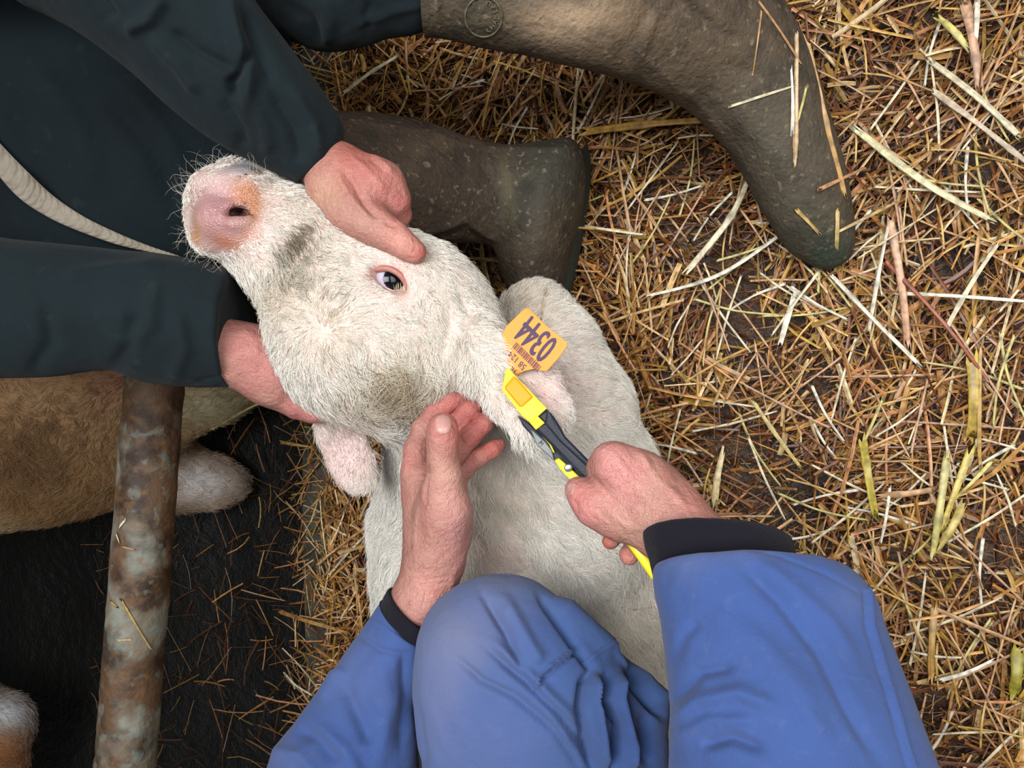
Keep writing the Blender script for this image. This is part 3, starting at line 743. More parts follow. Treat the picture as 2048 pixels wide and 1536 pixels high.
print('DEPTHS', [(q, round(S_CALF.depth(*q), 4)) for q in ((420, 440), (440, 440), (455, 425), (470, 410), (470, 426), (488, 426), (500, 430), (470, 445), (780, 530), (780, 563), (800, 600), (740, 545), (960, 680), (1000, 700), (1050, 760), (1040, 840), (1090, 905), (1120, 840), (940, 900), (1000, 1000), (1080, 620))])
FLOWS = [(450, 520, 20, 20), (520, 520, 20, 30, 60), (560, 440, 30, 12, 60), (600, 480, 10, 30, 50), (620, 560, 10, 30), (640, 420, 30, 25), (700, 560, 30, 14), (700, 500, 35, 14, 60), (760, 500, 40, 20, 50), (850, 560, 30, 30), (860, 640, 6, 30), (830, 700, 10, 30), (900, 700, 8, 30, 60), (940, 640, 30, 14, 60),
         (560, 680, -6, 30), (600, 760, 4, 30), (680, 800, 30, 12), (760, 830, 20, 30, 50), (900, 790, 10, 30, 50), (1000, 690, 30, 12, 60), (1010, 780, 20, 26, 60), (1060, 860, 20, 26, 60), (1110, 780, 20, 20, 60),
         ('w', 645, 668, 110, 3.0), (1080, 600, 12, -20), (1150, 640, 30, -4), (1200, 740, 30, -6), (1130, 700, 20, 8), (1250, 850, 30, 4), (1180, 850, 30, 10),
         (940, 930, -6, 24), (1000, 900, 10, 30), (1060, 980, 22, 20), (960, 1060, -4, 30, 80), (1040, 1060, 24, 26), (1150, 1090, 30, 10), (1250, 1190, 24, 24), (1180, 1230, 10, 30), (1290, 1320, 6, 30),
         (790, 950, -14, 24), (770, 1100, -30, 14), (820, 1150, -20, 30), (690, 900, 10, 30, 90), (1050, 1140, 28, 14)]
def flen(pp, P):
    L = np.full(len(pp), .0090)
    g = lambda x, y, sx, sy: np.exp(-((pp[:, 0] - x) / sx) ** 2 - ((pp[:, 1] - y) / sy) ** 2)
    L += .013 * g(780, 785, 100, 50) + .006 * g(560, 520, 60, 50) + .007 * g(960, 1080, 80, 80) - .0055 * g(430, 420, 120, 120) - .0045 * g(780, 560, 80, 60) + .005 * g(1000, 700, 70, 60)
    L += .007 * (pp[:, 1] > 850) * (pp[:, 0] > 740) + .003 * g(650, 800, 120, 60) - .0045 * g(690, 900, 60, 90) - .003 * g(980, 940, 70, 50)
    return L
def fcurl(pp): return 1.7 * np.exp(-((pp[:, 0] - 790) / 90) ** 2 - ((pp[:, 1] - 780) / 60) ** 2) + .25
EYEP = [(728, 542), (750, 530), (778, 528), (805, 545), (822, 575), (824, 598), (800, 600), (768, 580)]
fur('fur', V, Fq, N, 250000, calf, FLOWS, lambda P, pp: blobs(P, HAIRC, base) * (1 - .10 * np.clip(fbm(P, 40, 2, 5), 0, 1) - .24 * np.clip(fbm(P, 150, 2, 15), 0, 1))[:, None], flen,
    rad=.00022, sig=75, lift=.25, tuft=.55, curl=fcurl, bare=[NOSE, EYEP], label='white fur with greyish tan dirt patches')
# fine sparse dirty hairs
fur('fur', V, Fq, N, 6500, calf, FLOWS, lambda P, pp: np.tile(s2l((112, 94, 68)), (len(P), 1)), flen, rad=.00016, sig=75, lift=.3,
    keep=lambda c, p: .25 * np.exp(-((p[:, 0] - 600) / 70) ** 2 - ((p[:, 1] - 540) / 100) ** 2) + 2.2 * np.exp(-(((p[:, 0] - 588) * .72 - (p[:, 1] - 480) * .7) / 42) ** 2 - (((p[:, 0] - 588) * .7 + (p[:, 1] - 480) * .72) / 17) ** 2) + .8 * np.exp(-((p[:, 0] - 800) / 110) ** 2 - ((p[:, 1] - 785) / 50) ** 2) + .06 * (p[:, 1] < 850), bare=[NOSE, EYEP], label='dirty brown hairs of the muzzle and poll')
# whiskers
fur('whiskers', V, Fq, N, 170, calf, [(400, 400, -30, -22), (480, 330, -10, -30, 40), (390, 480, -30, 14, 40), (430, 520, -10, 30, 40)], lambda P, pp: np.tile(s2l((214, 206, 190)), (len(P), 1)),
    lambda pp, P: np.full(len(pp), .019), rad=.00009, sig=60, lift=.75, jitter=.9, tuft=.5,
    keep=lambda c, p: (p[:, 0] < 560) * (p[:, 1] < 560) * ((np.abs((p[:, 0] - 450) ** 2 / 75 ** 2 + (p[:, 1] - 415) ** 2 / 90 ** 2 - 1) < .45) + .02), K=5, backdens=1, label='long pale muzzle whiskers')
# eye
def sphere(C, r, nu=40, nv=24):
    u = np.linspace(0, 2 * np.pi, nu, endpoint=False); v = np.linspace(0, np.pi, nv)
    V = np.stack([np.outer(np.sin(v), np.cos(u)), np.outer(np.sin(v), np.sin(u)), np.outer(np.cos(v), np.ones(nu))], -1).reshape(-1, 3) * r + C
    I = np.arange(nu * nv).reshape(nv, nu); a, b_ = I[:-1], I[1:]
    return V, np.stack([a, b_, np.roll(b_, -1, 1), np.roll(a, -1, 1)], -1).reshape(-1, 4)
ec = cs(781, 563, .6625); er = .0170
Ve, Fe = sphere(ec, er, 64, 48)
look = cs(793, 555, .64) - ec; look /= np.linalg.norm(look)
ca_ = ((Ve - ec) / er) @ look
ce = np.tile(s2l((176, 170, 184)), (len(Ve), 1)); ce[ca_ > .84] = s2l((10, 13, 19)); ce[(ca_ > .84) & (ca_ < .87)] = s2l((20, 24, 34))
M_EYE = mat('wet_eye', rough=.04, spec=.28, attr='Col')
eye = add_mesh('eye', Ve, Fe, M_EYE, calf, color=ce); eye['label'] = 'dark glossy eye with a bluish white rim'
def lid(name, pts, rad, col, par=calf):
    P = catmull([list(cs(*p)) for p in pts], 24); rr = rad * np.sin(np.linspace(.25, np.pi - .25, 24)) ** .5
    v, f = tube(P, rr, 12); return add_mesh(name, v, f, mat('eyelid_' + name, col, rough=.4, spec=.45, sss=.1, bumps=[('noise', 900, .0004)]), par)
lid('eyelid', [(728, 546, .653), (745, 540, .6475), (775, 537, .6435), (800, 550, .6435), (814, 572, .6475), (820, 592, .655)], .0027, (164, 108, 98))
lid('eyelid', [(748, 561, .652), (765, 575, .6480), (785, 586, .6465), (805, 591, .648), (820, 588, .655)], .0026, (222, 184, 178))
ls = []
r_ = np.random.default_rng(3)
for k in range(20):
    t = k / 19; a = cs(*(np.array((786, 585, .6435)) * (1 - t) + np.array((818, 588, .650)) * t)); L = .006 + .0035 * math.sin(t * 3)
    tip = a + np.array([.25 + .1 * r_.normal(), 1.0 - .2 * t, .45]) * L
    v, f = tube([a, (a + tip) / 2 + np.array([.0006, 0, .0006]), tip], np.array([.00015, .00011, .00004]), 5); ls.append((np.array(v), f))
o_ = 0; Vl = []; fl = []
for v, f in ls: Vl.append(v); fl += [[i + o_ for i in q] for q in f]; o_ += len(v)
add_mesh('eyelashes', np.concatenate(Vl), fl, mat('eyelash', (214, 190, 150), rough=.5), calf)

# ------------------------------------------------------------------ cattle beyond the rail
cow = thing('cow', PW(100, 900, 1.5), 'tan and cream cow lying beyond the dirty rail on the left', 'cow')
b = Blob(); b.group(.06, .05)
b.chain((-330, 800, 1.42, 260), (-100, 860, 1.40, 205), (90, 860, 1.38, 178), (240, 850, 1.36, 135))
b.chain((180, 790, 1.33, 90), (330, 800, 1.33, 70), (430, 795, 1.32, 42), (560, 770, 1.32, 26))
b.chain((240, 930, 1.42, 70), (340, 960, 1.42, 52), (430, 965, 1.43, 42), (475, 968, 1.44, 20))
V, Fq = b.mesh(.008); V = smooth(V, Fq, 2); N = vnormals(V, Fq); V = V + N * (.006 * fbm(V, 14, 3, 4))[:, None]
COWC = [(40, 920, 60, (104, 74, 48), .8, 70, 0), (170, 870, 90, (122, 92, 60), .6), (60, 780, 130, (186, 150, 112), .5, 50, 0), (230, 770, 50, (150, 104, 82), .7), (420, 815, 90, (176, 168, 134), .9, 50, 0), (400, 965, 90, (196, 190, 186), .95, 50, 0), (20, 1060, 160, (178, 158, 120), .6, 26, 15)]
add_mesh('body', V, Fq, M_HIDE, cow, color=blobs(V, COWC, (150, 116, 78)) * .8)
fur('fur', V, Fq, N, 42000, cow, [(100, 780, -20, -8), (60, 900, 10, 20), (200, 850, -10, 20), (400, 820, 24, -10), (400, 960, 24, 4), (100, 1020, -20, 10)],
    lambda P, pp: blobs(P, COWC, (150, 116, 78)) * (1 - .35 * np.clip(fbm(P, 22, 2, 7), 0, 1))[:, None],
    lambda pp, P: .013 + .016 * np.exp(-((pp[:, 0] - 60) / 90) ** 2 - ((pp[:, 1] - 920) / 90) ** 2), rad=.0004, sig=90, lift=.3, tuft=.8,
    curl=lambda pp: 1.1 * np.exp(-((pp[:, 0] - 60) / 90) ** 2 - ((pp[:, 1] - 920) / 90) ** 2) + .2, label='tan coat curling on the shoulder, cream on the leg')
cow2 = thing('cow', PW(-40, 1450, 1.6), 'white and orange patched cow at the lower left corner, mostly out of frame', 'cow')
b = Blob(); b.group(.05, .05); b.chain((-160, 1500, 1.50, 150), (-55, 1475, 1.48, 92), (0, 1450, 1.47, 46), (20, 1428, 1.46, 24)); b.chain((-60, 1560, 1.5, 60), (10, 1540, 1.5, 34))
V, Fq = b.mesh(.009); N = vnormals(V, Fq)
C2 = [(10, 1425, 60, (206, 210, 214), 1, 34, 0), (0, 1510, 80, (176, 116, 66), .8, 50, 0)]
add_mesh('body', V, Fq, M_HIDE, cow2, color=blobs(V, C2, (150, 128, 110)) * .8)
fur('fur', V, Fq, N, 7000, cow2, [(0, 1450, 20, 10)], lambda P, pp: blobs(P, C2, (150, 128, 110)), lambda pp, P: np.full(len(pp), .014), rad=.0004, lift=.3, label='white and orange hair')
# ------------------------------------------------------------------ people
SKB = (162, 116, 104)
def hand_mesh(name, bl, h, paint, lines, parent, extra=None):
    V, Fq = bl.mesh(h); V = smooth(V, Fq, 1); N = vnormals(V, Fq)
    d = .0007 * fbm(V, 60, 2, 3) + ridges(V, N, lines)
    V = V + N * d[:, None]
    return V, Fq, blobs(V, paint, SKB)
def join(*ms):
    o_ = 0; Vs = []; Fs = []; Cs = []
    for v, f, c in ms: Vs.append(v); Fs.append(f + o_); Cs.append(c); o_ += len(v)
    return np.concatenate(Vs), np.concatenate(Fs), np.concatenate(Cs)
def nail_on(surf, pts, parent, lift=.0015):
    """nail plate laid on the finger: outline in px, every vertex found on the skin and raised"""
    P = np.array(pts, float); c = P.mean(0); n = len(P); rr = [0, .3, .6, .85, 1.0, 1.04]; lf = [1, 1, 1, .8, .35, -1.2]
    base = surf.depth(*c); V = []; f = []
    Q = np.array([c + (p - c) * q for q in (0, .3, .6, .9) for p in P]); Z = np.array([surf.depth(*z, default=base + .004) for z in Q]); ok = Z < base + .006
    B_ = lambda z: np.stack([np.ones(len(z)), *(z - c).T / 20, *((z - c) ** 2).T / 400, (z - c).prod(1) / 400], 1)
    co = np.linalg.lstsq(B_(Q[ok]), Z[ok], rcond=None)[0]
    for q, l_ in zip(rr, lf):
        for p in (P if q else [c]):
            z = c + (p - c) * q; dd = float((B_(z[None]) @ co)[0]); V.append(cs(z[0], z[1], dd - lift * l_))
    for i in range(n): f.append([0, 1 + i, 1 + (i + 1) % n])
    for r in range(len(rr) - 2):
        for i in range(n): a = 1 + r * n; j = (i + 1) % n; f.append([a + i, a + n + i, a + n + j, a + j])
    return add_mesh('fingernail', np.array(V), f, M_NAIL, parent)

# ---- person in blue, kneeling on the calf ------------------------------------
blue = thing('person', PW(1000, 1750, .95), 'person in blue work clothes kneeling beside the calf, one hand cupped, the other gripping pliers', 'person')
KN = (186, 112, 104)
# left hand, cupped below the ear
b = Blob()
b.group(.012, .012)
b.chain((800, 1330, .655, 62), (846, 1200, .64, 59), (868, 1120, .64, 56), (880, 1050, .645, 58), (868, 985, .648, 55))
b.chain((852, 1085, .645, 38), (830, 945, .650, 28)).chain((880, 1090, .63, 50), (892, 1020, .622, 46), (886, 980, .617, 40))
b.chain((905, 1060, .655, 32), (905, 965, .668, 30))
b.group(.007, .006).chain((886, 985, .615, 37), (888, 950, .610, 33), (884, 915, .606, 28.5), (885, 885, .604, 29), (885, 860, .604, 27.5), (885, 852, .606, 26))
b.group(.002, .004).chain((829, 938, .650, 26), (832, 900, .656, 23), (846, 858, .664, 22), (868, 826, .670, 20.5), (897, 806, .673, 19.5), (926, 795, .676, 16))
b.group(.0012, .004).chain((858, 945, .655, 22), (884, 895, .660, 21), (908, 852, .661, 20.5), (938, 820, .663, 20), (964, 803, .667, 16.5))
b.group(.0012, .004).chain((885, 955, .655, 23), (912, 908, .653, 20.5), (940, 872, .653, 20), (968, 846, .657, 18.5), (985, 832, .662, 15.5))
b.group(.0012, .004).chain((900, 970, .662, 23), (928, 940, .662, 18), (958, 916, .661, 17.5), (984, 899, .664, 16.5), (998, 891, .668, 14))
VA = VA_L = hand_mesh('l', b, .0014, [(885, 850, 34, KN, .55), (812, 920, 28, KN, .5), (940, 850, 55, (168, 84, 80), .8), (980, 895, 40, (186, 98, 90), .7), (905, 815, 45, (168, 90, 84), .7), (905, 1000, 40, (216, 160, 146), .5), (925, 1080, 30, (176, 122, 128), .4, 70, -10), (860, 1180, 40, (206, 138, 128), .4)],  # red knuckles, plus shade on the curled fingers painted into the skin colour
               [([(930, 862), (944, 874)], 3, -.0008), ([(900, 846), (914, 858)], 3, -.0008), ([(848, 1000), (850, 970), (856, 935)], 3.5, -.0035), ([(852, 1010), (849, 990)], 3, -.002), ([(930, 1110), (905, 1150), (900, 1200)], 7, .0012), ([(800, 1150), (850, 1160), (905, 1150)], 3, -.0006), ([(805, 1158), (850, 1170), (905, 1162)], 3, -.0006),
                ([(862, 905), (885, 900), (908, 905)], 3, -.0005), ([(862, 898), (885, 893), (908, 897)], 3, -.0005), ([(836, 1000), (829, 1100)], 6, .0012), ([(815, 945), (840, 950)], 3, -.0004)], blue)
# right hand, a fist round the plier handles
b = Blob()
b.group(.014, .014)
b.chain((1560, 1260, .50, 92), (1440, 1130, .525, 76), (1350, 1058, .55, 66), (1300, 1010, .56, 62))
b.chain((1340, 1050, .555, 52), (1230, 930, .555, 44)).chain((1345, 1040, .555, 52), (1282, 943, .562, 44)).chain((1350, 1030, .56, 50), (1318, 968, .575, 42))
b.chain((1300, 1045, .56, 46), (1235, 1026, .565, 46), (1192, 1008, .568, 44))
b.group(.006, .006).chain((1192, 1008, .568, 43), (1172, 992, .573, 31), (1160, 982, .578, 25), (1152, 977, .580, 22))
b.group(.006, .006).chain((1226, 925, .56, 42), (1204, 935, .585, 27), (1200, 968, .605, 22), (1215, 995, .612, 19))
b.group(.004, .005).chain((1285, 945, .57, 38), (1262, 965, .60, 25), (1235, 1015, .622, 21), (1225, 1045, .62, 18))
b.group(.003, .005).chain((1300, 960, .575, 34), (1280, 1000, .61, 23), (1240, 1058, .62, 20), (1220, 1083, .608, 17))
b.group(.003, .005).chain((1325, 975, .58, 30), (1310, 1030, .61, 22), (1275, 1085, .618, 20), (1257, 1110, .608, 19.5))
VB = VB_R = hand_mesh('r', b, .0014, [(1240, 950, 60, (214, 140, 138), .5), (1225, 890, 30, (218, 150, 146), .4), (1150, 985, 30, (216, 128, 126), .6), (1165, 1040, 40, (214, 128, 128), .4), (1216, 1088, 15, (190, 78, 74), .8), (1257, 1116, 22, (190, 82, 78), .85), (1400, 1000, 50, (196, 128, 118), .5), (1250, 1090, 40, (190, 148, 122), .35)],
               [([(1218, 900), (1260, 960), (1320, 1020)], 9, .0016), ([(1270, 895), (1320, 960), (1370, 1010)], 8, .0022), ([(1296, 925), (1340, 985)], 9, -.0014), ([(1180, 950), (1200, 975), (1235, 1010)], 8, -.0018), ([(1205, 1010), (1250, 1050), (1280, 1060)], 7, .0012), ([(1146, 1000), (1158, 1012)], 4, -.0006), ([(1182, 905), (1184, 945)], 5, -.0006)], blue)
# trunk, neck and shoulders behind the frame, under the clothes
b = Blob(); b.group(.04, .04)
b.chain((800, 1330, .655, 58), (640, 1750, .66, 66), (620, 2300, .62, 95), (900, 2600, .62, 150)).chain((1560, 1260, .50, 86), (1760, 1800, .45, 110), (1500, 2500, .50, 190))
b.chain((900, 2550, .62, 190), (1450, 2550, .55, 210), (1200, 2600, .8, 280)).chain((1150, 2450, .55, 110), (1150, 2330, .45, 120))
VT, FT = b.mesh(.008); VT = smooth(VT, FT, 2)
V, Fq, C = join(VA, VB, (VT, FT, blobs(VT, [], SKB)))
bodyB = add_mesh('body', V, Fq, M_SKIN, blue, color=C)
bodyB['label'] = 'bare reddened hands'
S_HB = Surf(bodyB)
nail_on(S_HB, [(871, 864), (869, 852), (870, 840), (876, 832), (886, 829), (896, 832), (902, 841), (903, 853), (901, 864), (893, 868), (879, 868)], bodyB)
nail_on(S_HB, [(1140, 988), (1134, 980), (1134, 971), (1140, 965), (1149, 964), (1152, 969), (1148, 980), (1144, 990)], bodyB)
# cuffs
cloth('cuff', [(752, 1222, 860, 1325, .64, 1.0), (762, 1205, 872, 1308, .64, 1.0), (776, 1181, 900, 1277, .638, 1.0), (781, 1184, 892, 1274, .638, .9)], M_KNIT, blue, amp=.0006, n=40, m=96, thick=.85, h2=.0004)
SB = (56, 77, 126); FADE = (102, 110, 140)
# left sleeve
cloth('sleeve', [(520, 1860, 900, 1900, .62), (515, 1640, 850, 1660, .625), (540, 1510, 836, 1540, .63), (588, 1440, 836, 1470, .63), (640, 1370, 832, 1410, .632), (700, 1285, 846, 1375, .638, .95), (738, 1230, 862, 1330, .64, 1.05), (758, 1202, 874, 1300, .64, 1.08), (764, 1205, 866, 1296, .64, .98)],
      M_BLUE, blue, folds=[([(700, 1262), (760, 1300), (815, 1312)], 7, -.0022), ([(735, 1225), (790, 1262), (830, 1290)], 4, -.0012), ([(680, 1360), (720, 1440), (745, 1490)], 16, -.006), ([(640, 1400), (665, 1350), (690, 1340)], 12, .004), ([(590, 1455), (640, 1480), (680, 1530)], 16, -.006), ([(630, 1450), (690, 1500), (720, 1560)], 16, .005), ([(805, 1300), (812, 1390), (805, 1500)], 12, -.005), ([(760, 1320), (780, 1400), (760, 1520)], 16, .003), ([(535, 1500), (600, 1510), (650, 1560)], 14, .004)],
      amp=.0022, nscale=22, stretch=(-.6, 1), color=([(700, 1330, 90, FADE, .25), (560, 1520, 50, FADE, .2)], SB), n=200, m=150, seed=3)
# right cuff and sleeve
cloth('cuff', [(1316, 1190, 1600, 1150, .505, .6, 0, -52), (1300, 1130, 1590, 1110, .515, .6, 0, -50), (1287, 1075, 1575, 1082, .522, .6, 0, -50), (1290, 1062, 1540, 1078, .526, .6, 0, -44), (1310, 1075, 1500, 1090, .53, .6, 0, -34)], M_KNIT, blue, amp=.0008, n=50, m=120, h2=.0005)
cloth('sleeve', [(1330, 2050, 2050, 2000, .44), (1325, 1750, 1950, 1740, .44), (1338, 1560, 1872, 1540, .445), (1343, 1430, 1830, 1430, .455), (1335, 1320, 1792, 1330, .465), (1320, 1230, 1762, 1255, .475, .7, 0, -20), (1309, 1165, 1738, 1195, .485, .62, 0, -60), (1311, 1135, 1690, 1150, .49, .58, 0, -62), (1330, 1135, 1650, 1145, .492, .52, 0, -50)],
      M_BLUE, blue, folds=[([(1735, 1180), (1742, 1250), (1775, 1350), (1800, 1440), (1830, 1536)], 4, .0028, 'full'), ([(1728, 1185), (1734, 1255), (1767, 1355), (1792, 1445), (1820, 1536)], 4, -.0018, 'full'),
                          ([(1500, 1110), (1580, 1170), (1660, 1240), (1720, 1330)], 16, .0030), ([(1480, 1130), (1560, 1200), (1640, 1300), (1700, 1420), (1770, 1536)], 14, -.0045), ([(1420, 1220), (1520, 1290), (1600, 1390), (1650, 1500)], 30, .004),
                          ([(1350, 1400), (1400, 1345), (1470, 1330)], 12, -.0045), ([(1345, 1330), (1370, 1270), (1400, 1240)], 12, -.0022), ([(1345, 1450), (1400, 1400), (1480, 1385), (1560, 1420)], 16, .005), ([(1400, 1490), (1460, 1475), (1530, 1500)], 12, -.0055), ([(1345, 1480), (1420, 1440), (1520, 1440)], 13, .003),
                          ([(1322, 1128), (1350, 1104), (1400, 1092), (1480, 1096), (1560, 1112), (1650, 1146), (1715, 1185)], 4, -.0012, 'full')],
      amp=.0016, nscale=16, stretch=(.6, 1), color=([(1450, 1100, 160, FADE, .3, 30, -10), (1700, 1200, 40, FADE, .2), (1380, 1130, 40, FADE, .15)], SB), n=220, m=200, seed=5)
# knee and thigh
cloth('trouser_leg', [(1012, 1147, 1013, 1147, .622, .8), (975, 1150, 1045, 1152, .615, .8), (925, 1167, 1090, 1172, .610, .8), (880, 1198, 1150, 1222, .607, .75), (845, 1245, 1215, 1280, .604, .7), (828, 1310, 1290, 1350, .602, .62), (826, 1400, 1338, 1400, .60, .55), (832, 1480, 1338, 1470, .60, .52), (845, 1560, 1345, 1560, .60, .5), (850, 1850, 1400, 1850, .62, .5), (850, 2200, 1420, 2200, .68, .5)],
      M_BLUE, blue, folds=[([(960, 1180), (1010, 1260), (1049, 1349), (1071, 1378)], 9, -0.0059), ([(1000, 1185), (1060, 1290), (1085, 1330)], 14, 0.0051), ([(1078, 1184), (1133, 1261), (1190, 1345)], 9, -0.0093), ([(1110, 1190), (1180, 1262), (1235, 1310)], 16, 0.0085),
                          ([(1071, 1378), (1080, 1352), (1100, 1332), (1155, 1294)], 3.5, 0.0037, 'full'), ([(1077, 1384), (1087, 1358), (1106, 1340), (1160, 1300)], 4, -0.0037, 'full'), ([(1177, 1320), (1200, 1304), (1221, 1300), (1256, 1333)], 4, 0.0034, 'full'),
                          ([(968, 1290), (1050, 1365), (1115, 1424), (1160, 1490), (1203, 1560)], 8, -0.0071), ([(985, 1282), (1080, 1370), (1150, 1440)], 10, 0.0051), ([(909, 1314), (960, 1362), (1027, 1393), (1110, 1460), (1172, 1556)], 8, -0.0051), ([(1030, 1340), (1100, 1420), (1150, 1500)], 14, 0.0043),
                          ([(1186, 1340), (1168, 1366), (1160, 1420), (1164, 1450), (1186, 1550)], 8, -0.0136), ([(1190, 1345), (1192, 1400), (1205, 1470), (1215, 1540)], 9, 0.0119), ([(1215, 1345), (1203, 1402), (1238, 1450), (1222, 1550)], 7, -0.0136), ([(1240, 1345), (1235, 1400), (1262, 1480), (1260, 1550)], 11, 0.0119),
                          ([(1256, 1331), (1275, 1375), (1335, 1440)], 9, -0.0102), ([(1265, 1300), (1300, 1370), (1345, 1410)], 12, 0.0068), ([(1290, 1420), (1300, 1540)], 14, -0.0068), ([(830, 1400), (850, 1536)], 8, -0.0034)],
      amp=.0012, nscale=14, stretch=(.7, 1), color=([(930, 1260, 90, (124, 122, 136), .45, 120, 60), (880, 1400, 60, (104, 108, 140), .5, 140, 0), (1000, 1180, 80, (112, 120, 150), .35, 40, 0), (1000, 1480, 110, (90, 98, 140), .4), (1250, 1450, 70, (42, 62, 112), .35)], (60, 82, 126)), n=260, m=260, seed=8, cap0=False)
cloth('jacket', [(560, 1800, 1900, 1700, .70, .12), (520, 2000, 2000, 2000, .66, .2), (560, 2300, 2000, 2300, .62, .28), (800, 2600, 1800, 2650, .60, .3), (1050, 2750, 1500, 2750, .60, .25)], M_BLUE, blue, amp=.004, nscale=10, color=([], SB), n=90, m=120)

# ---- person in dark green, gripping the muzzle ----------------------------------
green = thing('person', PW(300, 300, 1.15), 'person in dark green overalls and muddy rubber boots gripping the calf\'s muzzle with both hands', 'person')
b = Blob()
b.group(.014, .012)
b.chain((480, 150, .67, 55), (590, 265, .685, 48), (640, 320, .685, 50), (690, 365, .675, 58), (728, 390, .670, 62))
b.chain((680, 345, .678, 48), (760, 372, .675, 46), (786, 402, .676, 36))
b.chain((655, 382, .672, 40), (705, 428, .657, 41), (745, 452, .650, 36), (785, 472, .646, 31))
b.group(.007, .005).chain((780, 472, .646, 31), (812, 492, .642, 25), (830, 503, .642, 24))
b.group(.003, .005).chain((786, 404, .676, 34), (796, 428, .688, 25), (775, 452, .705, 22), (745, 470, .715, 20))
b.group(.003, .005).chain((765, 372, .68, 34), (790, 390, .70, 25), (780, 420, .725, 22), (750, 450, .735, 18))
b.group(.003, .005).chain((735, 345, .68, 32), (765, 350, .70, 24), (765, 380, .73, 22), (735, 410, .745, 18))
VA = hand_mesh('u', b, .0014, [(720, 330, 60, (184, 106, 98), .6), (790, 370, 46, (200, 118, 112), .6), (812, 420, 26, (206, 112, 108), .7), (842, 508, 22, (178, 94, 88), .8), (800, 480, 40, (206, 130, 118), .5), (640, 385, 40, (206, 164, 134), .5), (700, 300, 50, (168, 96, 84), .6)],
               [([(690, 340), (712, 375), (733, 412), (762, 440)], 8, -.0032), ([(672, 345), (700, 395), (740, 436)], 7, .0022), ([(793, 452), (770, 446)], 4, -.003), ([(815, 475), (822, 490), (816, 505)], 2.5, -.0008), ([(824, 472), (832, 490), (828, 508)], 2.5, -.0008), ([(736, 312), (755, 330), (770, 345)], 4, -.001), ([(742, 305), (765, 322), (788, 345)], 5, .0012),
                ([(700, 310), (740, 345), (775, 385)], 7, .0014), ([(800, 380), (812, 400)], 3, -.0008)], green)
b = Blob()
b.group(.014, .012)
b.chain((300, 690, .69, 60), (440, 702, .70, 62), (500, 715, .705, 62), (545, 752, .71, 58), (590, 785, .72, 48))
b.group(.004, .006).chain((560, 770, .715, 42), (600, 805, .712, 33), (625, 822, .71, 22), (648, 826, .71, 18))
b.group(.003, .006).chain((590, 775, .72, 40), (645, 798, .718, 28), (680, 814, .715, 18), (700, 822, .715, 13))
b.group(.004, .006).chain((560, 720, .73, 40), (620, 745, .745, 28), (680, 765, .76, 24)).chain((570, 690, .735, 34), (640, 700, .765, 24), (700, 730, .785, 22))
VB = hand_mesh('w', b, .0016, [(490, 690, 50, (170, 100, 98), .5), (560, 720, 50, (206, 134, 130), .5), (610, 810, 50, (178, 98, 100), .6), (500, 760, 40, (170, 104, 98), .4)],
               [([(560, 800), (590, 825), (600, 842)], 5, -.0012), ([(520, 740), (580, 780), (640, 805)], 7, .0012), ([(600, 800), (640, 812)], 4, -.0015), ([(480, 660), (540, 690)], 8, .001)], green)
b = Blob(); b.group(.04, .04)
b.chain((480, 150, .67, 52), (200, -100, .67, 62), (-330, -150, .80, 60)).chain((300, 690, .69, 58), (0, 630, .67, 55), (-350, 560, .69, 75))
b.chain((-340, -100, .85, 120), (-340, 450, .85, 120)).chain((-400, 170, .82, 80), (-520, 170, .76, 74)).chain((-200, 200, .92, 120), (150, 60, .92, 90))
b.chain((150, 0, .96, 70), (420, -90, .87, 62), (700, -60, .745, 50), (950, -50, .73, 52), (1400, 20, .82, 52), (1550, 130, .88, 42)).chain((150, 250, 1.02, 60), (560, 345, .92, 60), (850, 370, .95, 62), (1060, 400, 1.0, 52))
b.group(.02, .02); b.chain((-590, 170, .72, 105), (-560, 175, .66, 98)).chain((-520, 180, .63, 78), (-500, 180, .62, 60))
b.group(.008, .006).chain((-470, 178, .615, 14), (-462, 178, .60, 17)).chain((-500, 178, .585, 14), (-478, 178, .590, 14))
b.group(.004, .004).ell(-560, 70, .69, 26, 14, .008, 20).ell(-560, 275, .69, 26, 14, .008, -20)
b.group(.006, .004, sub=True).chain((-520, 145, .585, 9)).chain((-520, 212, .585, 9)).chain((-440, 155, .622, 4), (-436, 178, .618, 5), (-440, 200, .622, 4))
VT, FT = b.mesh(.009); VT = smooth(VT, FT, 2)
V, Fq, C = join(VA, VB, (VT, FT, blobs(VT, [], SKB)))
bodyG = add_mesh('body', V, Fq, M_SKIN, green, color=C); bodyG['label'] = 'bare ruddy hands'
b = Blob(); b.group(.02, .02); b.chain((-600, 170, .725, 108), (-585, 172, .665, 104), (-640, 172, .68, 96))
V, Fq = b.mesh(.006); V = smooth(V, Fq, 2); N = vnormals(V, Fq); V = V + N * (.003 * fbm(V, 60, 3, 7))[:, None]
add_mesh('hair', V, Fq, mat('short_brown_hair', (52, 38, 28), rough=.7, bumps=[('noise', 400, .003)]), green)
b = Blob(); b.group(.05, .05)      # shoulders and back of the overalls, running out of the frame
b.chain((-340, -130, .86, 185), (-340, 470, .86, 180)).chain((-250, 180, .93, 200), (-150, 200, .95, 190)).chain((-330, -150, .80, 150), (-200, -190, .72, 125)).chain((-380, 500, .80, 150), (-300, 560, .70, 130))
V, Fq = b.mesh(.009); V = smooth(V, Fq, 2); N = vnormals(V, Fq); V = V + N * (.004 * fbm(V, 10, 3, 17))[:, None]
add_mesh('jacket', V, Fq, M_GREEN, green)
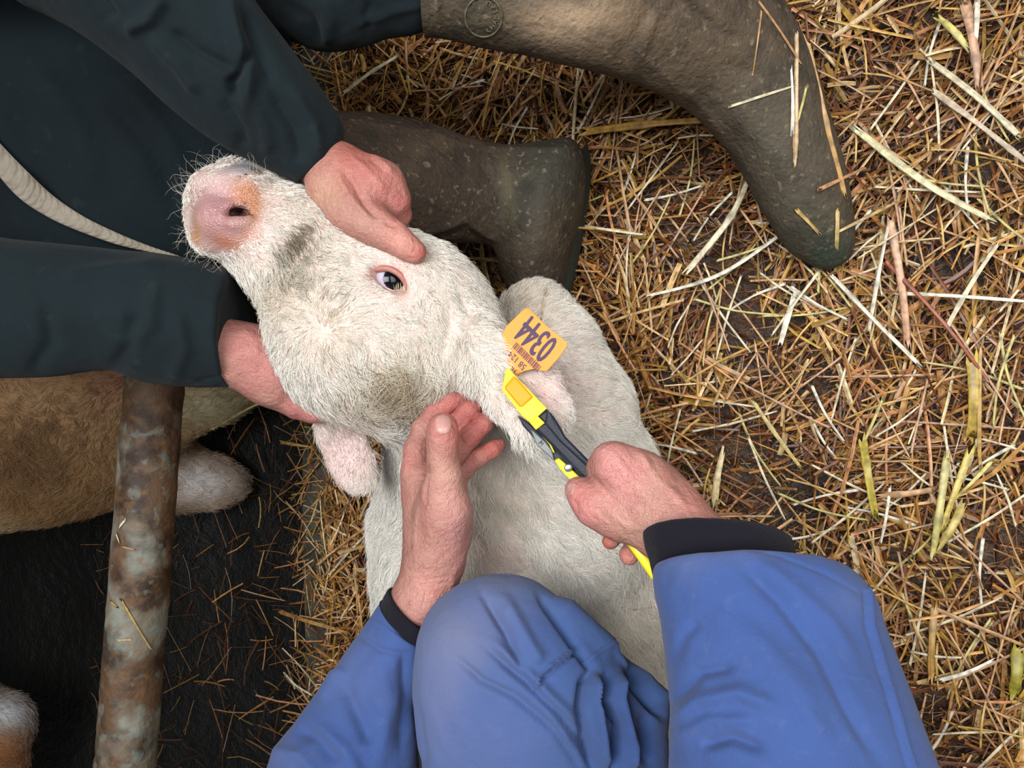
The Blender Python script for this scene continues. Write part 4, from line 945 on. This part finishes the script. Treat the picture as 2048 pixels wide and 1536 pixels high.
cloth('sleeve', [(330, -330, -120, -120, .63), (420, -170, 0, -20, .64), (485, -40, 110, 40, .645), (555, 60, 240, 125, .65), (618, 140, 350, 215, .66), (660, 205, 450, 288, .668, .9), (682, 248, 540, 343, .675, .95, 4, 6), (684, 276, 592, 368, .68, 1.0, 13, 15), (674, 290, 602, 360, .682, .95, 12, 14)],
      M_GREEN, green, folds=[([(445, -20), (470, 60), (500, 160), (490, 230)], 14, .009), ([(485, 20), (520, 110), (545, 170)], 14, -.006), ([(500, 100), (485, 140), (462, 165), (468, 200)], 9, -.010), ([(340, 60), (390, 100), (480, 145)], 10, -.006), ([(330, -10), (300, 40), (250, 60)], 14, .007), ([(300, 70), (360, 130), (400, 190)], 14, .006), ([(500, 190), (530, 250), (540, 310)], 14, .005), ([(540, 180), (590, 260), (600, 330)], 14, -.005), ([(580, 170), (630, 250), (640, 320)], 12, .0045), ([(440, 200), (480, 260), (490, 300)], 12, -.005), ([(190, -20), (230, 40)], 14, -.006)],
      amp=.003, nscale=18, stretch=(.5, 1), n=220, m=170, seed=12)
cloth('sleeve', [(-320, 400, -330, 780, .65), (-150, 440, -150, 762, .66), (0, 478, 0, 757, .67), (120, 492, 110, 756, .675), (220, 500, 215, 745, .68), (300, 506, 285, 766, .685), (380, 518, 370, 776, .69), (440, 535, 435, 777, .695), (468, 548, 466, 776, .697), (462, 590, 462, 750, .70)],
      M_GREEN, green, folds=[([(220, 745), (260, 690), (270, 620)], 16, -.006), ([(250, 700), (300, 650), (310, 560)], 18, .005), ([(340, 770), (370, 700), (350, 620)], 16, .004), ([(60, 750), (100, 690), (90, 600)], 16, -.004), ([(120, 560), (220, 540), (330, 530)], 14, .004), ([(380, 770), (440, 755), (466, 740)], 5, -.002), ([(330, 740), (400, 768), (440, 772)], 5, .002)],
      amp=.003, nscale=16, stretch=(1, .2), n=180, m=150, seed=14)
JK = cloth('jacket', [(-260, -350, 420, -350, .98, .3), (-280, -200, 540, -200, .94, .25), (-300, -60, 575, -60, .91, .2), (-320, 80, 570, 80, .90, .24), (-320, 200, 560, 210, .89, .23), (-320, 330, 540, 330, .89, .23), (-320, 430, 480, 440, .90, .22), (-300, 520, 440, 510, .92, .25), (-250, 600, 410, 570, .94, .2), (-100, 650, 300, 620, .96, .15)],
      M_GREEN, green, folds=[([(210, 190), (300, 290), (360, 420)], 16, -.010), ([(250, 160), (350, 300), (390, 400)], 16, .008), ([(60, 120), (150, 240), (200, 400)], 26, .008), ([(20, 200), (80, 320), (120, 460)], 24, -.010), ([(420, 340), (440, 420), (450, 500)], 14, .006)],
      amp=.006, nscale=9, stretch=(.6, 1), n=160, m=160, seed=17)
cloth('trouser_leg', [(250, -240, 300, 60, .95, .7), (420, -250, 440, 66, .86, .7), (530, -240, 530, 62, .79, .7), (600, -220, 606, 88, .75, .75), (660, -205, 665, 98, .735, .8), (720, -195, 722, 88, .73, .8), (775, -185, 778, 66, .725, .8), (850, -175, 852, 50, .72, .8), (900, -165, 895, 34, .72, .75), (960, -150, 940, 20, .72, .7)],
      M_GREEN, green, folds=[([(640, -20), (660, 40), (650, 90)], 14, .006), ([(560, 0), (620, 40), (640, 90)], 12, -.006), ([(740, 0), (735, 40), (740, 66)], 10, -.004), ([(700, 60), (790, 20), (870, 0)], 9, .003)], amp=.003, nscale=18, n=130, m=130, seed=21)
cloth('trouser_leg', [(150, 150, 150, 420, 1.03, .7), (350, 200, 350, 450, .98, .7), (560, 228, 570, 462, .91, .75), (640, 235, 650, 465, .90, .75)], M_GREEN, green, amp=.003, n=60, m=90, seed=22)
BOOTB = (78, 68, 56)
def boot(S, paint, lines, sole, label, seed):
    V, Fq = loft(S, n=220, m=170, thick=.85, cap0=True); N = vnormals(V, Fq)
    V = V + N * (.0012 * fbm(V, 20, 3, seed) + ridges(V, N, lines))[:, None]
    o = add_mesh('boot', V, Fq, M_BOOT, green, color=blobs(V, paint, BOOTB)); o['label'] = label
    V, Fq = loft(sole, n=70, m=60, thick=.16)
    add_mesh('sole', V, Fq, M_RUBBER, o)
    return o
boot1 = boot([(868, -200, 846, 66, .72), (900, -200, 880, 68, .72), (1000, -195, 960, 86, .728), (1120, -185, 1080, 108, .742), (1240, -175, 1200, 138, .76), (1350, -150, 1300, 168, .79), (1450, -100, 1375, 210, .82), (1535, -20, 1428, 258, .845), (1590, 70, 1472, 312, .862), (1628, 160, 1504, 368, .872), (1660, 260, 1530, 424, .882), (1688, 350, 1558, 470, .888), (1702, 425, 1588, 506, .892), (1706, 475, 1618, 526, .894), (1698, 512, 1650, 538, .896), (1684, 526, 1668, 536, .898)],
     [(1150, 40, 130, (164, 140, 114), 1, 44, -6), (1260, 60, 90, (112, 94, 74), .6), (1420, 130, 110, (92, 78, 62), .6), (1560, 250, 110, (78, 74, 62), .7), (1640, 470, 70, (50, 54, 44), .9), (1660, 520, 60, (44, 54, 44), .95), (900, 50, 70, (62, 58, 46), .8), (1000, 85, 60, (68, 62, 50), .7), (1400, 0, 60, (88, 74, 62), .5), (1500, 420, 60, (62, 60, 50), .6)],
     [([(1330, -20), (1400, 30), (1440, 70), (1500, 80)], 9, -.003), ([(1345, -25), (1420, 20), (1460, 55)], 9, .003), ([(1360, -20), (1310, 30), (1290, 80), (1270, 140)], 8, .0025), ([(1310, 0), (1280, 60), (1240, 120)], 12, -.0025), ([(880, 64), (872, 30), (880, -20)], 5, .002, 'full'), ([(894, 68), (886, 30), (892, -20)], 4, -.001, 'full'), ([(1290, 120), (1400, 210), (1450, 280)], 9, .0014), ([(1480, 200), (1560, 330), (1600, 440)], 30, .003), ([(1595, 440), (1640, 430), (1690, 400)], 6, .0016, 'full'), ([(1450, 130), (1560, 160)], 12, -.002)],
     [(1560, 10, 1430, 200, .90), (1625, 130, 1495, 320, .915), (1680, 300, 1540, 430, .925), (1704, 430, 1590, 510, .925), (1700, 520, 1640, 542, .925)], 'muddy rubber boot nearer the top edge, dried clay on its shaft', 31)
boot2 = boot([(560, 226, 590, 480, .87), (690, 227, 730, 480, .89), (780, 233, 810, 482, .91), (860, 250, 890, 484, .93), (940, 277, 950, 484, .95), (1010, 292, 982, 492, .968), (1075, 288, 992, 512, .98), (1140, 282, 1002, 545, .99), (1166, 320, 1012, 578, .997), (1168, 385, 1022, 612, 1.003), (1155, 460, 1034, 648, 1.01), (1136, 530, 1050, 680, 1.012), (1120, 600, 1070, 705, 1.015), (1110, 660, 1085, 712, 1.02)],
     [(900, 360, 500, (56, 48, 39), .85), (800, 330, 160, (62, 48, 38), .8), (1050, 400, 90, (52, 50, 42), .8), (960, 470, 40, (92, 78, 58), .5), (1100, 330, 60, (52, 54, 44), .7), (1020, 400, 14, (104, 96, 66), .4, 70, -10)],
     [([(820, 482), (880, 460), (930, 440), (970, 470), (1010, 485)], 6, .0028), ([(880, 478), (930, 460), (975, 492)], 7, -.002), ([(700, 240), (850, 262), (940, 292), (1090, 300), (1150, 296)], 4, .0016, 'full'), ([(1015, 320), (1030, 400), (1020, 470)], 9, .002), ([(1080, 300), (1090, 420), (1060, 560)], 20, .002), ([(960, 320), (1000, 380), (1005, 440)], 12, -.0022)],
     [(1175, 285, 1010, 500, 1.02), (1182, 350, 1012, 590, 1.03), (1165, 480, 1030, 670, 1.035), (1135, 620, 1070, 720, 1.04)], 'dark rubber boot seen between the calf and the other boot', 32)
# moulded oval badge on the shaft
def textmesh(name, body, size, mat_, parent, org, xdir, ydir, extr=.0003, font_scale=1.0, align='CENTER', world_thing=False):
    cu = D2.curves.new(name, 'FONT'); cu.body = body; cu.size = 1; cu.extrude = 0; cu.align_x = align; cu.align_y = 'CENTER'; cu.resolution_u = 3
    to = D2.objects.new(name, cu); COL.objects.link(to); dg = bpy.context.evaluated_depsgraph_get(); me = D2.meshes.new_from_object(to.evaluated_get(dg)); D2.objects.remove(to)
    v = np.array([x.co[:] for x in me.vertices]); f = [list(p.vertices) for p in me.polygons]; D2.meshes.remove(me)
    xd = np.array(xdir, float); yd = np.array(ydir, float); nz = np.cross(xd, yd); nz /= np.linalg.norm(nz)
    P = org + v[:, :1] * xd * size * font_scale + v[:, 1:2] * yd * size
    n = len(P); top = P + nz * extr; F_ = [q for q in f]
    # front faces plus a skirt for real thickness
    from collections import Counter
    ed = Counter(tuple(sorted((q[i], q[(i + 1) % len(q)]))) for q in f for i in range(len(q)))
    sk = [[q[(i + 1) % len(q)], q[i], q[i] + n, q[(i + 1) % len(q)] + n] for q in f for i in range(len(q)) if ed[tuple(sorted((q[i], q[(i + 1) % len(q)])))] == 1]
    return np.concatenate([top, P - nz * .0006]), F_ + sk
bx = cs(967, 32, .64); 
def onboot(px, py, lift):       # camera-side surface of the shaft
    V, _ = loft([(868, -200, 846, 66, .72), (900, -200, 880, 68, .72), (1000, -195, 960, 86, .728), (1120, -185, 1080, 108, .742)], n=60, m=160, thick=.85, cap0=False, cap1=False)
    p = proj(V); d = (p[:, 0] - px) ** 2 + (p[:, 1] - py) ** 2 + 1e9 * (V[:, 2] < np.median(V[:, 2])); i = d.argmin()
    z = V[i, 2] + lift; return cs(px, py, -z)
S_B1 = Surf(boot1); S_B2 = Surf(boot2)
pts = [onboot(967 + 37 * math.cos(a) * 1.0, 34 + 40 * math.sin(a), .0012) for a in np.linspace(0, 2 * math.pi, 40)]
v, f = tube(pts, .0009, 8, False); 
M_BADGE = mat('moulded_rubber_badge', (96, 92, 70), rough=.7, spec=.3, mottle=[((58, 54, 42), 200, .45, .7, .7)])
badge = add_mesh('oval_badge', v, f, M_BADGE, boot1)
xd = np.array([-.12, .99, 0]); xd /= np.linalg.norm(xd)
for k, ch in enumerate('CHAMEAU'):
    a = math.radians(-66 + 22 * k); px = 967 + 25 * math.cos(a * 1.0) ; py = 34 - 29 * math.sin(a)
    q = onboot(px, py, .0014); t = np.array([-math.sin(a), math.cos(a), 0]); u_ = np.array([-math.cos(a), -math.sin(a), 0])
    v, f = textmesh('badge_letter', ch, .0062, M_BADGE, boot1, q, t, u_, .0006)
    add_mesh('badge_letter', v, f, M_BADGE, badge, smooth=False)
# fine dark hairs on the forearms and the backs of the hands
def armhair(surf_V, surf_F, n, parent, samples, keep, L=.009):
    N_ = vnormals(surf_V, surf_F)
    fur('arm_hair', surf_V, surf_F, N_, n, parent, samples, lambda P, pp: np.tile(s2l((84, 58, 44)), (len(P), 1)), lambda pp, P: np.full(len(pp), L), rad=.00005, sig=120, lift=.2, tuft=.5, jitter=.5, keep=keep)
armhair(VA_L[0], VA_L[1], 420, blue, [(860, 1100, -10, 24)], lambda c, p: 1. * (p[:, 1] > 1060) * (p[:, 1] < 1215))
armhair(VB_R[0], VB_R[1], 380, blue, [(1280, 980, 10, 24)], lambda c, p: 1. * (p[:, 0] > 1220) * (p[:, 0] < 1400) * (p[:, 1] < 1070))
# ------------------------------------------------------------------ ear tag
M_TAG = mat('orange_tag_plastic', (240, 146, 62), rough=.45, spec=.45, mottle=[((236, 172, 104), 90, .6, .8, .4), ((236, 140, 62), 40, .55, .75, .3)])
M_INK = mat('purple_black_ink', (70, 50, 78), rough=.6)
TD = .634
def tagp(px, py): return (px, py, TD - .020 * (px - 1075) / 100)
outl = [(1048, 618), (1052, 616), (1058, 617), (1094, 652), (1131, 682), (1135, 687), (1134, 693), (1116, 718), (1097, 739), (1093, 742), (1084, 742), (1068, 738), (1050, 742), (1034, 749), (1018, 744), (1006, 730), (1000, 700), (1003, 670), (1013, 652)]
v, f = prism([tagp(*p) for p in outl], .0018, .0004)
tg = thing('ear_tag', PW(1073, 686, TD + .02), 'orange plastic ear tag printed 0344 hanging from the ear nearer the hand', 'ear tag')
plate = add_mesh('plate', v, f, M_TAG, tg, smooth=False)
rd = cs(*tagp(1048, 640)) - cs(*tagp(1110, 700)); rd /= np.linalg.norm(rd)   # reading direction
nz = np.cross(cs(*tagp(1100, 650)) - cs(*tagp(1050, 700)), cs(*tagp(1100, 700)) - cs(*tagp(1050, 650))); nz /= np.linalg.norm(nz); nz = nz * np.sign(nz[2]); up_ = np.cross(nz, rd)
def tagtext(body, px, py, size, sx=1.0, nm='printed_number'):
    v, f = textmesh(nm, body, size, M_INK, tg, cs(*tagp(px, py)) + nz * .0003, rd * sx, up_, .0002)
    return add_mesh(nm, v, f, M_INK, plate, smooth=False)
def thick(o): pass
for dxy in ((0, 0), (.7, .3), (-.5, .6), (.3, -.7), (-.4, -.4)):      # bold strokes
    pass
for dx_, dy_ in ((0, 0), (.9, .7), (-.9, -.7), (.5, -.5), (-.5, .5)): tagtext('0344', 1074 + dx_, 676 + dy_, .0345, .50)
tagtext('58 124', 1035, 721, .0078, .9, 'printed_code')
tagtext('FR', 1027, 739, .0060, .9, 'printed_code')
# bar code between the number and the code
bv = []; bf = []; rb = random.Random(4); t = 0.0; a0 = cs(*tagp(1083, 733)); 
while t < .030:
    w_ = rb.choice((.0003, .0003, .0006, .0009)); o0 = a0 + rd * t + nz * .0005
    for e in (0, w_): 
        for g_ in (0, .0058): bv.append(o0 + rd * e - up_ * (-g_))
    k = len(bv) - 4; bf.append([k, k + 2, k + 3, k + 1]); t += w_ + rb.choice((.0004, .0006, .0009))
n_ = len(bv); bv += [p - nz * .0006 for p in bv]
bf += [[q[(i + 1) % 4], q[i], q[i] + n_, q[(i + 1) % 4] + n_] for q in bf for i in range(4)]
add_mesh('barcode', np.array(bv), bf, M_INK, plate, smooth=False)
# back tag of the other ear, seen edge-on
v, f = prism([(700, 834, .745), (706, 832, .748), (722, 858, .75), (738, 892, .752), (742, 908, .75), (736, 905, .745), (722, 880, .743)], .010, .0004)
o = add_mesh('ear_tag', v, f, M_TAG, None, smooth=False); tag(o, 'orange ear tag seen edge-on behind the hanging ear on the left', 'ear tag')

# ------------------------------------------------------------------ tagging pliers
M_YEL = mat('yellow_plastic', (238, 220, 52), rough=.35, spec=.5, mottle=[((240, 214, 40), 60, .5, .8, .3)])
M_ORB = mat('orange_button', (238, 150, 28), rough=.4, spec=.45)
M_BLK = mat('blue_black_coated_metal', (32, 36, 47), rough=.5, spec=.45, bumps=[('noise', 1200, .0003)])
M_GRY = mat('grey_cast_metal', (120, 124, 124), rough=.5, metal=.3, mottle=[((84, 88, 92), 120, .45, .7, .5)])
M_STL = mat('bright_steel', (200, 205, 210), rough=.25, metal=.9)
pl = thing('ear_tag_pliers', PW(1110, 860, .64), 'black and yellow ear tag pliers clamped on the ear and held in the right hand', 'pliers')
pd = lambda x, y: .6245 - .0395 * ((x - 1020) * .62 + (y - 745) * .78) / 260
Pz = lambda pts, o=0: [(x, y, pd(x, y) + o) for x, y in pts]
jaw = add_mesh('upper_jaw', *prism(Pz([(1012, 738), (1020, 738), (1032, 753), (1094, 817), (1076, 833), (1061, 846), (1044, 832), (1004, 780)]), .008, .0009), M_YEL, pl, smooth=False)
add_mesh('release_button', *prism(Pz([(1027, 752), (1034, 757), (1064, 791), (1065, 796), (1044, 814), (1038, 813), (1010, 778), (1010, 772)], -.0022), .005, .0012), M_ORB, jaw, smooth=False)
add_mesh('latch_tab', *prism(Pz([(1060, 846), (1075, 832), (1090, 846), (1072, 860)], -.0015), .006, .0008), M_YEL, jaw, smooth=False)
add_mesh('upper_arm', *prism(Pz([(1094, 818), (1108, 833), (1120, 852), (1131, 873), (1155, 900), (1182, 925), (1230, 985), (1222, 1000), (1172, 962), (1072, 860), (1089, 846), (1076, 832)], .0), .009, .0022), M_BLK, pl, smooth=False)
add_mesh('arm_ridge', *prism(Pz([(1094, 818), (1108, 833), (1131, 873), (1183, 926), (1180, 940), (1120, 884), (1090, 848)], -.0018), .004, .0016), M_BLK, pl, smooth=False)
add_mesh('lower_arm', *prism(Pz([(1036, 832), (1058, 846), (1108, 892), (1146, 930), (1176, 962), (1160, 958), (1149, 950), (1110, 921), (1081, 895), (1064, 872), (1046, 852)], .011), .010, .001), M_BLK, pl, smooth=False)
side = add_mesh('side_plate', *prism(Pz([(1062, 860), (1074, 868), (1092, 884), (1104, 900), (1109, 920), (1100, 914), (1082, 898), (1070, 884)], .008), .004, .0008), M_GRY, pl, smooth=False)
for k, ch in enumerate(('M', 'a', 't')):
    q = cs(1082 + 8 * k, 887 + 9 * k, pd(1082, 887) + .0076); dd = np.array([.66, -.75, 0]);
    v, f = textmesh('plate_letter', ch, .0048, M_BLK, pl, q, dd, np.array([.75, .66, 0]), .0003); add_mesh('plate_letter', v, f, M_BLK, side, smooth=False)
add_mesh('spring_rod', *tube([cs(1086, 872, pd(1086, 872) + .006), cs(1100, 888, pd(1100, 888) + .005), cs(1108, 905, pd(1108, 905) + .007)], .0007, 8), M_YEL, pl)
add_mesh('lower_handle', *prism(Pz([(1110, 921), (1118, 917), (1130, 927), (1142, 938), (1162, 957), (1180, 972), (1176, 984), (1141, 960), (1120, 938)], .004), .009, .001), M_YEL, pl, smooth=False)
sc_ = []; C0 = cs(1137, 936, pd(1137, 936) + .002)
v, f = tube([C0 - np.array([0, 0, .004]), C0, C0 + np.array([0, 0, .0006])], np.array([.0032, .0032, .0024]), 20); add_mesh('pivot_screw', v, f, M_STL, pl)
hp = [cs(1176, 962, .588), cs(1210, 1010, .585), cs(1262, 1082, .583), cs(1288, 1118, .578), cs(1318, 1160, .568), cs(1360, 1215, .555)]
v, f = tube(catmull(np.array(hp), 30), .0042, 14); add_mesh('grip', v, f, M_YEL, pl)

# ------------------------------------------------------------------ rail
M_RAIL = mat('dirty_galvanised_steel', (128, 128, 116), rough=.62, spec=.4, mottle=[((88, 62, 40), 14, .40, .56, .95), ((46, 30, 19), 20, .48, .62, .9), ((118, 128, 120), 50, .58, .66, .5), ((116, 84, 52), 70, .5, .7, .6)],
              bumps=[('noise', 40, .003), ('noise', 200, .001)])
ra, rb_ = cs(413, -600, .99), cs(223, 1900, .94)
t = np.linspace(0, 1, 160)[:, None]; P = ra + (rb_ - ra) * t
v, f = tube(P, .0345 , 64); v = np.array(v); fq = [q for q in f]
ax_ = (rb_ - ra) / np.linalg.norm(rb_ - ra); rel = v - ra; foot = ra + (rel @ ax_)[:, None] * ax_; nrm = (v - foot) / .0345
v = v + nrm * (.0016 * np.clip(fbm(v, 30, 3, 8), 0, 1) + .0008 * fbm(v, 90, 2, 9))[:, None]
rail = add_mesh('metal_rail', v, fq, M_RAIL, None); tag(rail, 'dung-caked galvanised steel rail running down the left side', 'rail')
RS = [((242, 1200), (300, 1296), 6, (206, 176, 96), 'jointed yellow stalk stuck across the dirty rail'), ((222, 1204), (233, 1214), 5, (196, 160, 90), 'tiny straw scrap at the left edge of the rail'),
      ((238, 1281), (262, 1280), 4, (206, 176, 120), 'short level straw scrap on the rail below the jointed stalk'), ((240, 1052), (250, 1040), 5, CREAM, 'tiny white straw scrap on the upper rail'), ((232, 1068), (238, 1085), 4, PALE, 'pale straw scrap just under the white one on the rail'),
      ((246, 1094), (268, 1099), 3, TAN, 'thin tan scrap level across the middle of the rail'), ((424, 858), (528, 802), 7, (214, 196, 120), 'pale yellow stalk pointing down left from the lower gripping hand')]
for k, (p, q, w_, c, lb) in enumerate(RS):
    def onr(px, py):
        if px > 400: return toW(cs(px, py, 1.12))
        best = None
        d0 = cs(px, py, 1.0); d0 /= np.linalg.norm(d0); wv = d0 - (d0 @ ax_) * ax_; ov = -ra + (ra @ ax_) * ax_
        A_ = wv @ wv; B_ = 2 * wv @ ov; C_ = ov @ ov - .0362 ** 2; dis = max(B_ * B_ - 4 * A_ * C_, 0)
        return toW(d0 * (-B_ - math.sqrt(dis)) / (2 * A_))
    a, c2 = onr(*p), onr(*q)
    stalk('straw_stalk', [a, onr((p[0] + q[0]) / 2, (p[1] + q[1]) / 2), c2], w_ / F * .93, c, lb, seed=90 + k, node=k == 0)
# straw scraps on the boots, the calf and the clothes
S_ANY = Surf(boot1, boot2, body)
def bits(lst):
    for k, (p, q, D_, w_, c, lb) in enumerate(lst):
        D1, D2_ = D_ if isinstance(D_, tuple) else (D_, D_)
        mp = ((p[0] + q[0]) / 2, (p[1] + q[1]) / 2); r_w = w_ / F * D1 * .3 + .0015
        hh = [S_ANY.hit(*z, lift=r_w) for z in (p, mp, q)]
        hh = [h if h is not None else GP(*z, z=.02) for h, z in zip(hh, (p, mp, q))]
        stalk('straw_stalk', hh, w_ / F * D1, c, lb, seed=120 + k, node=w_ > 8)
bits([((1590, 322), (1592, 70), (.834, .815), 12, (222, 186, 140), 'pinkish white stalk lying down the foot of the near boot'),
      ((1584, 270), (1582, 138), (.826, .82), 7, CREAM, 'white split blade lying beside the stalk on the near boot'),
      ((1592, 250), (1612, 176), (.828, .822), 6, LIME, 'yellowish split blade on the right of the stalk on the near boot'),
      ((1460, 213), (1588, 172), (.79, .81), 6, PALE, 'thin pale stalk across the instep of the near boot'),
      ((1515, 0), (1600, 125), (.77, .80), 5, TAN, 'thin tan stem over the ankle of the near boot'),
      ((1523, 20), (1505, 150), (.775, .79), 4, (176, 132, 80), 'thin brown stem hanging on the ankle of the near boot'),
      ((1612, 80), (1690, 390), (.85, .86), 13, (206, 160, 96), 'long tan stalk along the outer edge of the near boot'),
      ((1640, 378), (1730, 335), (.845, .85), 9, (210, 158, 110), 'tan stalk over the toe of the near boot'),
      ((1574, 515), (1790, 405), (.865, .85), 7, (216, 184, 130), 'long straw crossing the tip of the near boot toe'),
      ((1595, 422), (1637, 466), (.862, .868), 8, (206, 176, 104), 'short yellow straw on the toe cap of the near boot'),
      ((1675, 420), (1670, 545), (.855, .87), 8, (220, 190, 120), 'upright yellow straw at the right of the near boot toe'),
      ((1091, 578), (1083, 636), (.80, .79), 6, (214, 186, 150), 'thin beige straw lying on the white folded foreleg'),
      ((1268, 1220), (1322, 1213), (.775, .78), 5, (206, 156, 96), 'thin orange straw on the flank beside the right sleeve')])
# ------------------------------------------------------------------ braided strap
def ribbon(S, n=200, m=24, th=.0035):
    T = catmull(S, n); V = []
    for i, r in enumerate(T):
        A_, B_ = cs(r[0], r[1], r[4]), cs(r[2], r[3], r[4] + r[5]); C_ = (A_ + B_) / 2; hv = (A_ - B_) / 2; nv = np.cross(hv, cs(T[min(i + 1, n - 1)][0], T[min(i + 1, n - 1)][1], .8) - cs(T[max(i - 1, 0)][0], T[max(i - 1, 0)][1], .8)); nv /= np.linalg.norm(nv); nv *= np.sign(nv[2])
        a = np.linspace(0, 2 * np.pi, m, endpoint=False); x = np.sign(np.cos(a)) * np.abs(np.cos(a)) ** .5; y = np.sign(np.sin(a)) * np.abs(np.sin(a)) ** .6
        s_ = i / n * 36
        br = np.where(y > 0, .0022 * np.abs(np.sin(np.pi * (s_ + .8 * np.abs(np.abs(x) - .5) * 2))) ** .6 * (np.abs(x) < .93) - .0012 * (np.abs(x) < .10), 0)
        V.append(C_ + x[:, None] * hv + (y * th * .5 + br)[:, None] * nv)
    V = np.concatenate(V); I = np.arange(n * m).reshape(n, m); a, b_ = I[:-1], I[1:]
    return V, np.stack([a, np.roll(a, -1, 1), np.roll(b_, -1, 1), b_], -1).reshape(-1, 4).tolist() + [list(range(m)), list(range((n - 1) * m, n * m))[::-1]]
S_J = Surf(JK)
_rows = [(-60, 215, -90, 250, .80, 0), (0, 286, -22, 328, .80, 0), (60, 348, 34, 392, .80, 0), (110, 394, 92, 432, .80, 0), (170, 434, 152, 460, .80, 0), (240, 468, 230, 488, .80, 0), (300, 492, 292, 503, .80, 0), (345, 507, 340, 513, .80, 0), (380, 520, 376, 525, .80, 0)]
_rows = [(r[0], r[1], r[2], r[3], min(S_J.depth((r[0] + r[2]) / 2, (r[1] + r[3]) / 2, .85), .88) - .009, 0) for r in _rows]
v, f = ribbon(_rows, n=900, m=48)
o = add_mesh('braided_strap', v, f, mat('grey_braided_cotton', (150, 142, 128), rough=.85, spec=.2, mottle=[((120, 108, 92), 90, .45, .7, .6)]), None)
tag(o, 'pale grey braided strap hanging diagonally across the dark green overalls', 'strap')
